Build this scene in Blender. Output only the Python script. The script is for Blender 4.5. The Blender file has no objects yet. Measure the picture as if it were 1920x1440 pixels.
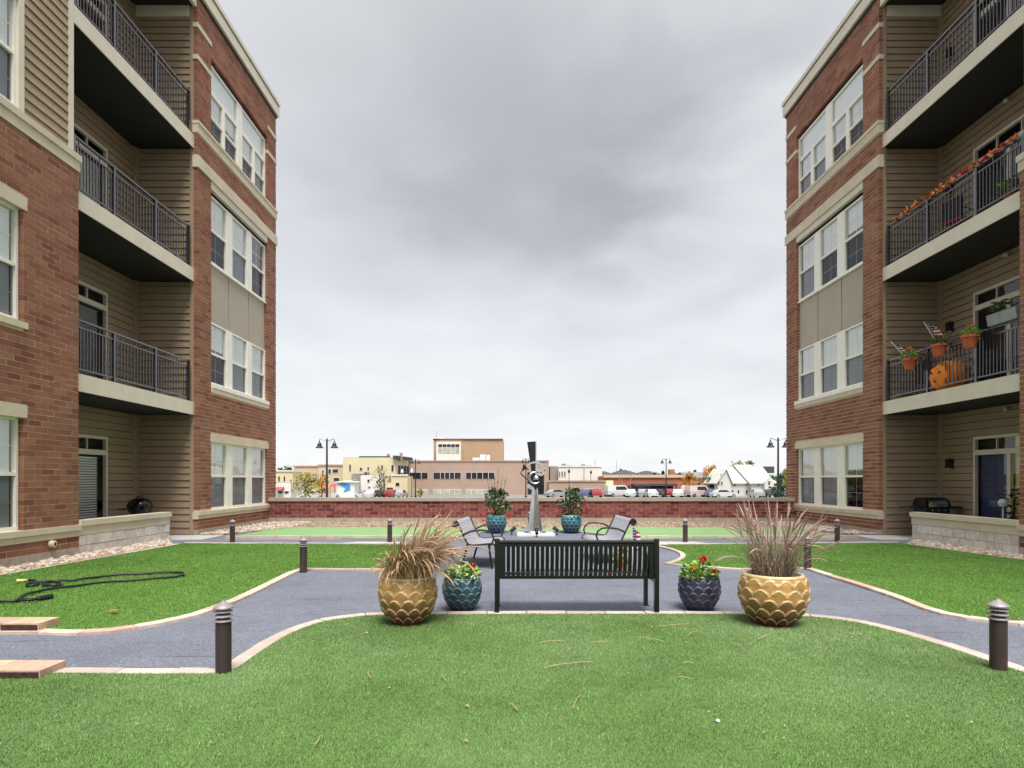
import bpy, math, random
import numpy as np
from mathutils import Vector, Matrix

random.seed(7)
rng = np.random.default_rng(11)
sc = bpy.context.scene
C = sc.collection
PI = math.pi

# ------------------------------------------------------------------ camera
F, CX, HY, EYE = 1150.0, 956.0, 900.0, 1.45      # focal length in photo pixels, vanishing point, eye height
cam_d = bpy.data.cameras.new("camera")
cam = bpy.data.objects.new("camera", cam_d)
C.objects.link(cam)
cam.location = (0, 0, EYE)
cam.rotation_euler = (PI / 2, 0, 0)
cam_d.sensor_width = 36.0
cam_d.lens = 36.0 * F / 1920.0
cam_d.shift_x = (960 - CX) / 1920.0
cam_d.shift_y = (HY - 720) / 1920.0
cam_d.clip_start = 0.05
cam_d.clip_end = 6000
sc.camera = cam

# ------------------------------------------------------------------ light, sky, exposure
SUN_EL, SUN_AZ = math.radians(66), math.radians(168)       # azimuth clockwise from +Y
sun_d = bpy.data.lights.new("sun", "SUN")
sun_d.energy = 1.5
sun_d.angle = math.radians(30)
sun_d.color = (1.0, 0.965, 0.91)
sun = bpy.data.objects.new("sun", sun_d)
C.objects.link(sun)
sd = Vector((math.sin(SUN_AZ) * math.cos(SUN_EL), math.cos(SUN_AZ) * math.cos(SUN_EL), math.sin(SUN_EL)))
sun.rotation_euler = (-sd).to_track_quat('-Z', 'Y').to_euler()
sun.location = (0, -20, 40)

world = bpy.data.worlds.new("World")
sc.world = world
world.use_nodes = True


def build_world():
    nt = world.node_tree
    nt.nodes.clear()
    N, L = nt.nodes.new, nt.links.new

    def math_n(op, a, b=None, c=None):
        n = N('ShaderNodeMath'); n.operation = op
        for i, v in enumerate((a, b, c)):
            if v is None:
                continue
            if isinstance(v, (int, float)):
                n.inputs[i].default_value = v
            else:
                L(v, n.inputs[i])
        return n.outputs[0]
    out = N('ShaderNodeOutputWorld')
    bg = N('ShaderNodeBackground')
    sky = N('ShaderNodeTexSky')
    sky.sky_type = 'NISHITA'
    sky.sun_disc = False
    sky.sun_elevation = SUN_EL
    sky.sun_rotation = SUN_AZ
    tc = N('ShaderNodeTexCoord')
    sep = N('ShaderNodeSeparateXYZ')
    L(tc.outputs['Generated'], sep.inputs[0])
    x, y, z = sep.outputs
    zz = math_n('ADD', math_n('MAXIMUM', z, 0.0), 0.24)
    px, py = math_n('DIVIDE', x, zz), math_n('DIVIDE', y, zz)
    comb = N('ShaderNodeCombineXYZ')
    L(px, comb.inputs[0]); L(py, comb.inputs[1])

    def noise(scale, detail, rough, off, dist=0.0):
        mp = N('ShaderNodeMapping'); mp.inputs['Location'].default_value = off
        L(comb.outputs[0], mp.inputs[0])
        n = N('ShaderNodeTexNoise')
        n.inputs['Scale'].default_value = scale
        n.inputs['Detail'].default_value = detail
        n.inputs['Roughness'].default_value = rough
        n.inputs['Distortion'].default_value = dist
        L(mp.outputs[0], n.inputs['Vector'])
        return n.outputs['Fac']
    n1 = noise(1.15, 4, 0.48, (3.1, 1.7, 0.0), 0.2)
    n2 = noise(3.0, 5, 0.5, (8.3, 4.2, 2.0), 0.3)
    # one big slate grey cloud mass hanging over the gap between the buildings
    wx = math_n('ADD', px, math_n('MULTIPLY_ADD', n2, 0.8, -0.40))
    wy = math_n('ADD', py, math_n('MULTIPLY_ADD', n1, 0.9, -0.45))
    dx = math_n('DIVIDE', math_n('SUBTRACT', wx, 0.05), 0.40)
    dy = math_n('DIVIDE', math_n('SUBTRACT', wy, 1.34), 0.52)
    r2 = math_n('ADD', math_n('MULTIPLY', dx, dx), math_n('MULTIPLY', dy, dy))
    g = math_n('POWER', 2.718, math_n('MULTIPLY', r2, -0.8))
    # sheet brightness
    v = math_n('MULTIPLY_ADD', n1, 0.07, 0.182)
    v = math_n('ADD', v, math_n('MULTIPLY_ADD', n2, 0.045, -0.0225))
    v = math_n('SUBTRACT', v, math_n('MULTIPLY', g, 0.095))
    hz = math_n('POWER', math_n('SUBTRACT', 1.0, math_n('MINIMUM', math_n('MAXIMUM', z, 0.0), 1.0)), 7.0)
    v = math_n('ADD', v, math_n('MULTIPLY', hz, 0.045))
    v = math_n('MAXIMUM', v, 0.07)
    tint = N('ShaderNodeMix'); tint.data_type = 'RGBA'
    tf = N('ShaderNodeMapRange')
    tf.inputs['From Min'].default_value = 0.08; tf.inputs['From Max'].default_value = 0.25
    L(v, tf.inputs['Value']); L(tf.outputs[0], tint.inputs['Factor'])
    tint.inputs['A'].default_value = (0.975, 0.99, 1.04, 1)
    tint.inputs['B'].default_value = (0.985, 0.995, 1.02, 1)
    cl = N('ShaderNodeVectorMath'); cl.operation = 'SCALE'
    L(tint.outputs['Result'], cl.inputs[0]); L(v, cl.inputs['Scale'])
    sk = N('ShaderNodeVectorMath'); sk.operation = 'SCALE'
    L(sky.outputs[0], sk.inputs[0]); sk.inputs['Scale'].default_value = 0.05
    mx = N('ShaderNodeMix'); mx.data_type = 'RGBA'
    mx.inputs['Factor'].default_value = 0.93
    L(sk.outputs[0], mx.inputs['A']); L(cl.outputs[0], mx.inputs['B'])
    L(mx.outputs['Result'], bg.inputs['Color'])
    bg.inputs['Strength'].default_value = 1.0
    L(bg.outputs[0], out.inputs['Surface'])


build_world()
vs = sc.view_settings
vs.view_transform = 'Standard'
try:
    vs.look = 'None'
except Exception:
    pass
vs.exposure = 1.95
vs.gamma = 1.0
vs.use_curve_mapping = False
sc.render.engine = 'CYCLES'
cy = sc.cycles
cy.use_denoising = True
cy.max_bounces = 6
cy.diffuse_bounces = 3
cy.glossy_bounces = 3
cy.transparent_max_bounces = 12
cy.transmission_bounces = 3
cy.caustics_reflective = False
cy.caustics_refractive = False


# ------------------------------------------------------------------ helpers: colour and materials
def lin(r, g, b):
    f = lambda c: ((c / 255 + 0.055) / 1.055) ** 2.4 if c > 10 else c / 255 / 12.92
    return (f(r), f(g), f(b), 1.0)


def new_mat(name):
    m = bpy.data.materials.new(name)
    m.use_nodes = True
    nt = m.node_tree
    return m, nt, nt.nodes['Principled BSDF']


def ramp(nt, cols, interp='CONSTANT'):
    r = nt.nodes.new('ShaderNodeValToRGB')
    r.color_ramp.interpolation = interp
    e = r.color_ramp.elements
    n = len(cols)
    while len(e) < n:
        e.new(0.5)
    for i, c in enumerate(cols):
        e[i].position = i / n if interp == 'CONSTANT' else i / (n - 1)
        e[i].color = c
    return r


def mul_noise(nt, col_socket, vec, scale, lo, hi, detail=3):
    """multiply a colour by a noise value between lo and hi"""
    n = nt.nodes.new('ShaderNodeTexNoise')
    n.inputs['Scale'].default_value = scale
    n.inputs['Detail'].default_value = detail
    nt.links.new(vec, n.inputs['Vector'])
    mr = nt.nodes.new('ShaderNodeMapRange')
    mr.inputs['From Min'].default_value = 0.3
    mr.inputs['From Max'].default_value = 0.7
    mr.inputs['To Min'].default_value = lo
    mr.inputs['To Max'].default_value = hi
    nt.links.new(n.outputs['Fac'], mr.inputs['Value'])
    s = nt.nodes.new('ShaderNodeVectorMath'); s.operation = 'SCALE'
    nt.links.new(col_socket, s.inputs[0])
    nt.links.new(mr.outputs[0], s.inputs['Scale'])
    return s.outputs[0], n.outputs['Fac']


MATS = {}


def mat(name, col, rough=0.7, metal=0.0, spec=0.5, n=(8, 0.88, 1.1), n2=None, bump=None, cols=None, by=None, coat=0):
    """plain procedural paint / stone / metal; by = 'object' or 'island' picks one of cols per piece"""
    m, nt, b = new_mat(name)
    geo = nt.nodes.new('ShaderNodeNewGeometry')
    vec = geo.outputs['Position']
    if cols:
        r = ramp(nt, cols)
        if by == 'object':
            oi = nt.nodes.new('ShaderNodeObjectInfo'); nt.links.new(oi.outputs['Random'], r.inputs[0])
        else:
            nt.links.new(geo.outputs['Random Per Island'], r.inputs[0])
        cs = r.outputs[0]
    elif by == 'objcolor':
        oi = nt.nodes.new('ShaderNodeObjectInfo'); cs = oi.outputs['Color']
    else:
        rgb = nt.nodes.new('ShaderNodeRGB'); rgb.outputs[0].default_value = col; cs = rgb.outputs[0]
    fac = None
    if n:
        cs, fac = mul_noise(nt, cs, vec, *n)
    if n2:
        cs, fac = mul_noise(nt, cs, vec, *n2)
    nt.links.new(cs, b.inputs['Base Color'])
    b.inputs['Roughness'].default_value = rough
    b.inputs['Metallic'].default_value = metal
    b.inputs['Specular IOR Level'].default_value = spec
    if coat:
        b.inputs['Coat Weight'].default_value = coat
        b.inputs['Coat Roughness'].default_value = 0.12
    if bump:
        bn = nt.nodes.new('ShaderNodeTexNoise')
        bn.inputs['Scale'].default_value = bump[0]; bn.inputs['Detail'].default_value = 4
        nt.links.new(vec, bn.inputs['Vector'])
        bp = nt.nodes.new('ShaderNodeBump')
        bp.inputs['Strength'].default_value = bump[1]; bp.inputs['Distance'].default_value = bump[2]
        nt.links.new(bn.outputs['Fac'], bp.inputs['Height'])
        nt.links.new(bp.outputs[0], b.inputs['Normal'])
    MATS[name] = m
    return m


BR = [lin(142, 93, 70), lin(148, 101, 78), lin(138, 87, 66), lin(150, 105, 82), lin(122, 72, 56), lin(145, 97, 74),
      lin(140, 100, 80), lin(132, 80, 62), lin(143, 95, 72), lin(140, 90, 69)]
BRR = [lin(136, 76, 72), lin(120, 58, 58), lin(142, 84, 80), lin(104, 48, 50), lin(138, 80, 76), lin(130, 70, 68)]
m_brick = mat('brick_red_tan', None, 0.9, cols=BR, by='object', n=(1.1, 0.88, 1.1), n2=(45, 0.8, 1.12), bump=(120, 0.5, 0.003))
m_bricks = mat('brick_red_tan_bulk', None, 0.9, cols=BR, by='island', n=(1.1, 0.88, 1.1), n2=(45, 0.8, 1.12), bump=(120, 0.5, 0.003))
m_rbrick = mat('brick_dark_red', None, 0.9, cols=BRR, by='object', n=(10, 0.75, 1.15), n2=(80, 0.85, 1.1), bump=(120, 0.5, 0.003))
m_mortar = mat('mortar', lin(212, 185, 162), 0.95, n=(30, 0.85, 1.1))
m_stone = mat('limestone_trim', lin(208, 197, 174), 0.85, n=(2.5, 0.9, 1.06), n2=(60, 0.93, 1.05))
m_capw = mat('wall_cap_stone', lin(168, 158, 146), 0.85, n=(2.5, 0.88, 1.08), n2=(60, 0.92, 1.05))
m_trim = mat('cream_trim', lin(218, 209, 190), 0.6, n=(3, 0.94, 1.04))
m_winframe = mat('window_vinyl', lin(238, 235, 224), 0.45, n=(4, 0.96, 1.03))
m_sback = mat('siding_shadow_gap', lin(48, 42, 36), 0.9, n=None)  # dark backing colour paints the shadow lines between the lapped boards
m_siding = mat('fibre_siding', lin(160, 140, 116), 0.7, n=(1.6, 0.93, 1.06), n2=(40, 0.95, 1.05))
m_panel = mat('infill_panel', lin(176, 165, 149), 0.7, n=(1.5, 0.95, 1.05))
m_soffit = mat('soffit_baked_shade', lin(34, 30, 30), 0.8, n=(3, 0.85, 1.1))  # near-black puts the deep shade under the balconies into the colour
m_slab = mat('slab_top', lin(140, 135, 128), 0.9)
m_dark = mat('dark_interior_and_shade', lin(28, 28, 32), 0.9)
m_gapdark = mat('dark_flashing_and_shade', lin(24, 22, 22), 0.6)
m_found = mat('split_concrete', lin(172, 160, 146), 0.95, n=(7, 0.82, 1.12), n2=(50, 0.88, 1.1), bump=(40, 0.6, 0.01))
m_block = mat('split_face_block', None, 0.95, cols=[lin(216, 210, 201), lin(222, 216, 206), lin(208, 201, 194), lin(226, 219, 208)],
              by='object', n=(9, 0.84, 1.12), n2=(60, 0.88, 1.1), bump=(35, 0.8, 0.012))
m_rail = mat('railing_bronze', lin(62, 60, 64), 0.24, metal=0.3, spec=0.8, n=(6, 0.9, 1.1), coat=0.5)
m_blind = mat('white_blind', lin(240, 242, 240), 0.8, n=None)
m_curtain = mat('pale_curtain', lin(200, 208, 196), 0.9)
m_yellow = mat('yellow_curtain', lin(232, 214, 120), 0.9)
m_black = mat('black_metal', lin(17, 17, 18), 0.35, n=(30, 0.85, 1.2), coat=0.3)
m_bench = mat('bench_gloss_black', lin(14, 14, 16), 0.34, n=(30, 0.8, 1.3), coat=0.35)
m_blackmatte = mat('black_matte', lin(26, 25, 27), 0.6)
m_steel = mat('brushed_steel', lin(222, 222, 224), 0.34, metal=1.0, n=(5, 0.85, 1.05))
m_steel_dark = mat('dark_steel', lin(70, 66, 64), 0.35, metal=1.0, n=(6, 0.8, 1.1))
m_mesh = mat('galvanised_mesh_sheet', lin(204, 202, 212), 0.34, metal=0.75, n=(120, 0.8, 1.1))
m_bollard = mat('bronze_bollard', lin(70, 56, 58), 0.42, metal=0.2, n=(10, 0.9, 1.1))
m_bollcap = mat('bollard_cap', lin(150, 140, 144), 0.45, metal=0.2, n=(10, 0.92, 1.08))
m_edge = mat('edging_paver', None, 0.9, cols=[lin(196, 172, 156), lin(204, 186, 170), lin(188, 160, 146), lin(208, 192, 180)],
             by='object', n=(8, 0.86, 1.1), n2=(70, 0.9, 1.08), bump=(60, 0.4, 0.004))
m_edgegrey = mat('edging_concrete', None, 0.9, cols=[lin(190, 174, 164), lin(180, 164, 154), lin(196, 182, 172)],
                 by='object', n=(8, 0.88, 1.08), n2=(70, 0.9, 1.08), bump=(60, 0.4, 0.004))
m_conc = mat('concrete', lin(184, 180, 178), 0.9, n=(2, 0.9, 1.06), n2=(60, 0.92, 1.06))
m_pebble = mat('river_pebble', None, 0.8, cols=[lin(196, 182, 166), lin(178, 162, 146), lin(206, 196, 182), lin(158, 138, 122), lin(186, 166, 148)],
               by='island', n=None)
m_gravelbed = mat('gravel_bed', lin(166, 150, 132), 0.95, n=(30, 0.7, 1.15))
m_gravelbrown = mat('gravel_brown', None, 0.9, cols=[lin(164, 146, 126), lin(148, 130, 112), lin(172, 156, 136), lin(138, 120, 104)],
                    by='island', n=None)
m_step = mat('step_stone', None, 0.9, cols=[lin(190, 160, 140), lin(184, 150, 138), lin(198, 168, 140), lin(180, 148, 136)], by='object',
             n=(9, 0.82, 1.1), n2=(50, 0.88, 1.1), bump=(25, 0.6, 0.01))
m_stepdark = mat('step_stone_face', lin(70, 46, 42), 0.95, n=(14, 0.6, 1.2), bump=(25, 0.8, 0.015))
m_hose = mat('black_hose', lin(20, 23, 34), 0.5)
m_soil = mat('potting_soil', lin(50, 38, 32), 0.95, n=(40, 0.7, 1.2))
m_leaf = mat('leaf_green', None, 0.6, cols=[lin(58, 96, 40), lin(78, 118, 48), lin(44, 76, 34), lin(96, 132, 60)], by='island', n=None)
m_leafbright = mat('leaf_bright', None, 0.6, cols=[lin(120, 160, 60), lin(140, 178, 72), lin(92, 138, 48), lin(160, 186, 96)], by='island', n=None)
m_leafdark = mat('leaf_dark', None, 0.55, cols=[lin(38, 66, 40), lin(52, 84, 48), lin(30, 50, 34), lin(90, 116, 70), lin(120, 140, 92)], by='island', n=None)
m_red = mat('red_petal', None, 0.6, cols=[lin(190, 30, 28), lin(210, 48, 36), lin(168, 22, 26)], by='island', n=None)
m_orange = mat('orange_petal', None, 0.6, cols=[lin(226, 120, 40), lin(236, 150, 60), lin(206, 84, 36)], by='island', n=None)
m_pinkf = mat('pink_petal', None, 0.6, cols=[lin(206, 60, 84), lin(190, 40, 60)], by='island', n=None)
m_whitef = mat('white_petal', lin(230, 230, 230), 0.6, n=None)
m_straw = mat('grass_blade_tan', None, 0.7, cols=[lin(168, 140, 94), lin(142, 112, 72), lin(188, 160, 118), lin(126, 92, 66), lin(122, 120, 62), lin(168, 130, 106), lin(136, 130, 70), lin(106, 78, 58)],
              by='island', n=None)
m_straw2 = mat('grass_blade_mauve', None, 0.7, cols=[lin(158, 130, 120), lin(128, 98, 94), lin(182, 160, 146), lin(108, 86, 78), lin(124, 118, 92), lin(194, 176, 160), lin(92, 72, 70)],
               by='island', n=None)
m_plume = mat('seed_plume', lin(190, 158, 126), 0.8, n=(60, 0.75, 1.15))
m_plume2 = mat('seed_plume_pale', lin(176, 146, 136), 0.8, n=(60, 0.75, 1.15))
m_terra = mat('terracotta', lin(186, 92, 58), 0.8, n=(12, 0.85, 1.1))
m_pumpkin = mat('pumpkin_orange', lin(236, 130, 34), 0.6, n=(8, 0.85, 1.1))
m_bark = mat('bark', lin(96, 82, 70), 0.95, n=(12, 0.7, 1.2))
m_bluerefl = mat('door_blue_reflection', lin(40, 52, 92), 0.6)  # reflected blue put into a flat colour
m_white = mat('white_paint', lin(228, 228, 226), 0.5, n=(2, 0.95, 1.03))
m_nozzle = mat('yellow_plastic', lin(206, 196, 112), 0.5, n=None)
m_cloth = mat('white_cloth', lin(222, 224, 226), 0.9)
m_greytrough = mat('grey_trough', lin(150, 152, 156), 0.6)
m_carpaint = mat('car_paint', None, 0.25, by='objcolor', n=None, coat=0.6)
m_carglass = mat('car_glass', lin(30, 34, 40), 0.08, n=None)
m_tyre = mat('tyre', lin(24, 24, 25), 0.8)
m_lamp_glass = mat('lamp_lens', lin(220, 220, 210), 0.3, n=None)
m_chrome = mat('chrome_lid', lin(200, 200, 205), 0.15, metal=0.9, n=None)
m_porcelain = mat('black_enamel', lin(14, 14, 18), 0.12, n=None)


def glass_mat(name, tint, ior, dark=0.0):
    m = bpy.data.materials.new(name); m.use_nodes = True
    nt = m.node_tree; nt.nodes.clear()
    o = nt.nodes.new('ShaderNodeOutputMaterial')
    tr = nt.nodes.new('ShaderNodeBsdfTransparent'); tr.inputs[0].default_value = tint
    gl = nt.nodes.new('ShaderNodeBsdfGlossy'); gl.inputs['Roughness'].default_value = 0.02
    gl.inputs['Color'].default_value = (0.95, 0.97, 1, 1)
    fr = nt.nodes.new('ShaderNodeFresnel'); fr.inputs['IOR'].default_value = ior
    no = nt.nodes.new('ShaderNodeTexNoise'); no.inputs['Scale'].default_value = 1.3
    bp = nt.nodes.new('ShaderNodeBump'); bp.inputs['Strength'].default_value = 0.06; bp.inputs['Distance'].default_value = 0.05
    geo = nt.nodes.new('ShaderNodeNewGeometry')
    nt.links.new(geo.outputs['Position'], no.inputs['Vector'])
    nt.links.new(no.outputs['Fac'], bp.inputs['Height'])
    nt.links.new(bp.outputs[0], gl.inputs['Normal'])
    mx = nt.nodes.new('ShaderNodeMixShader')
    bf = nt.nodes.new('ShaderNodeMath'); bf.operation = 'SUBTRACT'; bf.inputs[0].default_value = 1.0
    nt.links.new(geo.outputs['Backfacing'], bf.inputs[1])
    mf = nt.nodes.new('ShaderNodeMath'); mf.operation = 'MULTIPLY'
    nt.links.new(fr.outputs[0], mf.inputs[0]); nt.links.new(bf.outputs[0], mf.inputs[1])
    nt.links.new(mf.outputs[0], mx.inputs[0]); nt.links.new(tr.outputs[0], mx.inputs[1]); nt.links.new(gl.outputs[0], mx.inputs[2])
    nt.links.new(mx.outputs[0], o.inputs[0])
    return m


m_glass = glass_mat('clear_glass', (0.98, 0.99, 0.99, 1), 2.1)
m_screen = glass_mat('screened_glass', (0.72, 0.735, 0.76, 1), 1.35)
m_doorglass = glass_mat('door_glass', (0.98, 0.985, 0.99, 1), 1.6)


def asphalt_mat():
    m, nt, b = new_mat('asphalt')
    geo = nt.nodes.new('ShaderNodeNewGeometry'); vec = geo.outputs['Position']
    rgb = nt.nodes.new('ShaderNodeRGB'); rgb.outputs[0].default_value = lin(108, 112, 124)
    cs, _ = mul_noise(nt, rgb.outputs[0], vec, 1.1, 0.86, 1.12, 4)
    cs, _ = mul_noise(nt, cs, vec, 9, 0.9, 1.1, 5)
    cs, _ = mul_noise(nt, cs, vec, 28, 0.82, 1.16, 4)
    cs, f3 = mul_noise(nt, cs, vec, 70, 0.45, 1.5, 2)
    # pale stone chips
    vo = nt.nodes.new('ShaderNodeTexVoronoi'); vo.inputs['Scale'].default_value = 17
    nt.links.new(vec, vo.inputs['Vector'])
    lt = nt.nodes.new('ShaderNodeMath'); lt.operation = 'LESS_THAN'; lt.inputs[1].default_value = 0.10
    nt.links.new(vo.outputs['Distance'], lt.inputs[0])
    sepc = nt.nodes.new('ShaderNodeSeparateColor'); nt.links.new(vo.outputs['Color'], sepc.inputs[0])
    gt = nt.nodes.new('ShaderNodeMath'); gt.operation = 'GREATER_THAN'; gt.inputs[1].default_value = 0.75
    nt.links.new(sepc.outputs[0], gt.inputs[0])
    mu = nt.nodes.new('ShaderNodeMath'); mu.operation = 'MULTIPLY'
    nt.links.new(lt.outputs[0], mu.inputs[0]); nt.links.new(gt.outputs[0], mu.inputs[1])
    mx = nt.nodes.new('ShaderNodeMix'); mx.data_type = 'RGBA'
    nt.links.new(mu.outputs[0], mx.inputs['Factor']); nt.links.new(cs, mx.inputs['A'])
    mx.inputs['B'].default_value = lin(190, 188, 184)
    # fine drag streaks running across the path
    mp = nt.nodes.new('ShaderNodeMapping'); mp.inputs['Scale'].default_value = (0.7, 9, 1)
    mp.inputs['Rotation'].default_value = (0, 0, 0.12)
    nt.links.new(vec, mp.inputs[0])
    sn = nt.nodes.new('ShaderNodeTexNoise'); sn.inputs['Scale'].default_value = 1.3; sn.inputs['Detail'].default_value = 5
    nt.links.new(mp.outputs[0], sn.inputs['Vector'])
    mr = nt.nodes.new('ShaderNodeMapRange')
    mr.inputs['From Min'].default_value = 0.30; mr.inputs['From Max'].default_value = 0.40
    mr.inputs['To Min'].default_value = 0.62; mr.inputs['To Max'].default_value = 1.0
    nt.links.new(sn.outputs['Fac'], mr.inputs['Value'])
    s = nt.nodes.new('ShaderNodeVectorMath'); s.operation = 'SCALE'
    nt.links.new(mx.outputs['Result'], s.inputs[0]); nt.links.new(mr.outputs[0], s.inputs['Scale'])
    nt.links.new(s.outputs[0], b.inputs['Base Color'])
    b.inputs['Roughness'].default_value = 0.9
    bp = nt.nodes.new('ShaderNodeBump'); bp.inputs['Strength'].default_value = 0.5; bp.inputs['Distance'].default_value = 0.004
    nt.links.new(f3, bp.inputs['Height']); nt.links.new(bp.outputs[0], b.inputs['Normal'])
    return m


m_asphalt = asphalt_mat()
m_street = mat('street_asphalt', lin(128, 126, 126), 0.9, n=(0.15, 0.9, 1.1), n2=(4, 0.9, 1.08))


def turf_mat(name, cols, lo, hi, pale):
    m, nt, b = new_mat(name)
    geo = nt.nodes.new('ShaderNodeNewGeometry'); vec = geo.outputs['Position']
    r = ramp(nt, cols, 'LINEAR')
    nt.links.new(geo.outputs['Random Per Island'], r.inputs[0])
    cs, _ = mul_noise(nt, r.outputs[0], vec, 0.8, lo, hi, 4)
    cs, _ = mul_noise(nt, cs, vec, 5, 0.85, 1.14, 3)
    # worn, sun bleached patches
    pn = nt.nodes.new('ShaderNodeTexNoise'); pn.inputs['Scale'].default_value = 0.55; pn.inputs['Detail'].default_value = 3
    nt.links.new(vec, pn.inputs['Vector'])
    pr = nt.nodes.new('ShaderNodeMapRange'); pr.inputs['From Min'].default_value = 0.40; pr.inputs['From Max'].default_value = 0.66
    pr.inputs['To Max'].default_value = 0.62
    nt.links.new(pn.outputs['Fac'], pr.inputs['Value'])
    pm = nt.nodes.new('ShaderNodeMix'); pm.data_type = 'RGBA'
    nt.links.new(pr.outputs[0], pm.inputs['Factor']); nt.links.new(cs, pm.inputs['A']); pm.inputs['B'].default_value = pale
    cs = pm.outputs['Result']
    nt.links.new(cs, b.inputs['Base Color'])
    b.inputs['Roughness'].default_value = 0.55
    b.inputs['Specular IOR Level'].default_value = 0.3
    return m


TG = [lin(84, 116, 54), lin(118, 148, 80), lin(100, 134, 66), lin(150, 174, 116), lin(70, 104, 46)]
TL = [lin(86, 122, 48), lin(108, 146, 64), lin(94, 132, 56), lin(128, 160, 82)]
m_turf = turf_mat('turf_fibre_front', TG, 0.78, 1.18, lin(162, 182, 134))
m_turf2 = turf_mat('turf_fibre_side', TL, 0.84, 1.12, lin(120, 156, 78))
m_turfbase = mat('turf_backing', lin(84, 116, 56), 0.95, n=(3, 0.85, 1.12), n2=(120, 0.7, 1.25))
m_turfbase2 = mat('turf_backing_side', lin(86, 124, 48), 0.95, n=(2, 0.86, 1.12), n2=(90, 0.7, 1.25))
m_green = mat('putting_green', lin(124, 158, 104), 0.9, n=(1.2, 0.9, 1.08), n2=(60, 0.85, 1.12))


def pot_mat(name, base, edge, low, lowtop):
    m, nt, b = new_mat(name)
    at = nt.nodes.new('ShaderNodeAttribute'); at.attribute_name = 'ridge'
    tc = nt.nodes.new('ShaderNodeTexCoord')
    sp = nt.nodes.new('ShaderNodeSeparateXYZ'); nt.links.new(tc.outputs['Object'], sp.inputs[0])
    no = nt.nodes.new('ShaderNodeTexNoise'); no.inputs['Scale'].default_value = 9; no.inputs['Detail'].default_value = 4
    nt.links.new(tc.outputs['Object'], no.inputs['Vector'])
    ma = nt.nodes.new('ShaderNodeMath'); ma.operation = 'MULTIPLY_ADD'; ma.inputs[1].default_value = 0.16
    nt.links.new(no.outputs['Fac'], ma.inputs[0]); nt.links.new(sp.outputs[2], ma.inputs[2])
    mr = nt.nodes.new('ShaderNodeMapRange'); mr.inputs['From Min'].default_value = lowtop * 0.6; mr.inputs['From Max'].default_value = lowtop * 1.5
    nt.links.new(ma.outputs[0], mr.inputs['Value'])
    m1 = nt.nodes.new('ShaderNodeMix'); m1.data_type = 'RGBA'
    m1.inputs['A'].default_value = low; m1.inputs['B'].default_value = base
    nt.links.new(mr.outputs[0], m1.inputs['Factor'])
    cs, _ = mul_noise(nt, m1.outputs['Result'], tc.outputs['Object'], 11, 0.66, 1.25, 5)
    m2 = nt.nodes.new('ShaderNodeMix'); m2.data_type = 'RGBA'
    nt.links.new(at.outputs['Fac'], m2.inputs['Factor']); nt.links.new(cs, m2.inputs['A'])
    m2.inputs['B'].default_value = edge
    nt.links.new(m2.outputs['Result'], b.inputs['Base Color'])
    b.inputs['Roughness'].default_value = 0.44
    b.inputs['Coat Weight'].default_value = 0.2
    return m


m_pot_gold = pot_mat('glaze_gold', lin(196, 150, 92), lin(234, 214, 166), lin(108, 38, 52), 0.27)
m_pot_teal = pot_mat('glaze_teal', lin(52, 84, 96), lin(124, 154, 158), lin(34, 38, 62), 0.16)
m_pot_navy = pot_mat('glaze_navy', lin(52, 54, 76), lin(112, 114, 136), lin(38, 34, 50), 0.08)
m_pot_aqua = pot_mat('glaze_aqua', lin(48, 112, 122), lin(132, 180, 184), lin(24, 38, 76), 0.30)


def flag_mat():
    m, nt, b = new_mat('flag_cloth')
    tc = nt.nodes.new('ShaderNodeTexCoord')
    sp = nt.nodes.new('ShaderNodeSeparateXYZ'); nt.links.new(tc.outputs['Generated'], sp.inputs[0])

    def mth(op, a, bb):
        n = nt.nodes.new('ShaderNodeMath'); n.operation = op
        for i, v in enumerate((a, bb)):
            if isinstance(v, (int, float)):
                n.inputs[i].default_value = v
            else:
                nt.links.new(v, n.inputs[i])
        return n.outputs[0]
    u, v = sp.outputs[0], sp.outputs[2]
    st = mth('GREATER_THAN', mth('FRACT', mth('MULTIPLY', v, 6.5), 0), 0.5)
    can = mth('MULTIPLY', mth('LESS_THAN', u, 0.42), mth('GREATER_THAN', v, 0.46))
    m1 = nt.nodes.new('ShaderNodeMix'); m1.data_type = 'RGBA'
    m1.inputs['A'].default_value = lin(186, 30, 48); m1.inputs['B'].default_value = lin(232, 230, 230)
    nt.links.new(st, m1.inputs['Factor'])
    # rows of small white stars in the blue corner
    mp = nt.nodes.new('ShaderNodeCombineXYZ')
    nt.links.new(mth('MULTIPLY', u, 14), mp.inputs[0]); nt.links.new(mth('MULTIPLY', v, 10), mp.inputs[1])
    vo = nt.nodes.new('ShaderNodeTexVoronoi'); vo.inputs['Scale'].default_value = 1.0; vo.inputs['Randomness'].default_value = 0.0
    nt.links.new(mp.outputs[0], vo.inputs['Vector'])
    star = mth('LESS_THAN', vo.outputs['Distance'], 0.27)
    m0 = nt.nodes.new('ShaderNodeMix'); m0.data_type = 'RGBA'
    m0.inputs['A'].default_value = lin(36, 44, 96); m0.inputs['B'].default_value = lin(232, 230, 230)
    nt.links.new(star, m0.inputs['Factor'])
    m2 = nt.nodes.new('ShaderNodeMix'); m2.data_type = 'RGBA'
    nt.links.new(can, m2.inputs['Factor']); nt.links.new(m1.outputs['Result'], m2.inputs['A']); nt.links.new(m0.outputs['Result'], m2.inputs['B'])
    nt.links.new(m2.outputs['Result'], b.inputs['Base Color'])
    b.inputs['Roughness'].default_value = 0.8
    return m


m_flag = flag_mat()

# ------------------------------------------------------------------ helpers: objects
WP = {}          # build-space position of every object (parents are never rotated inside their own build space)


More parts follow.
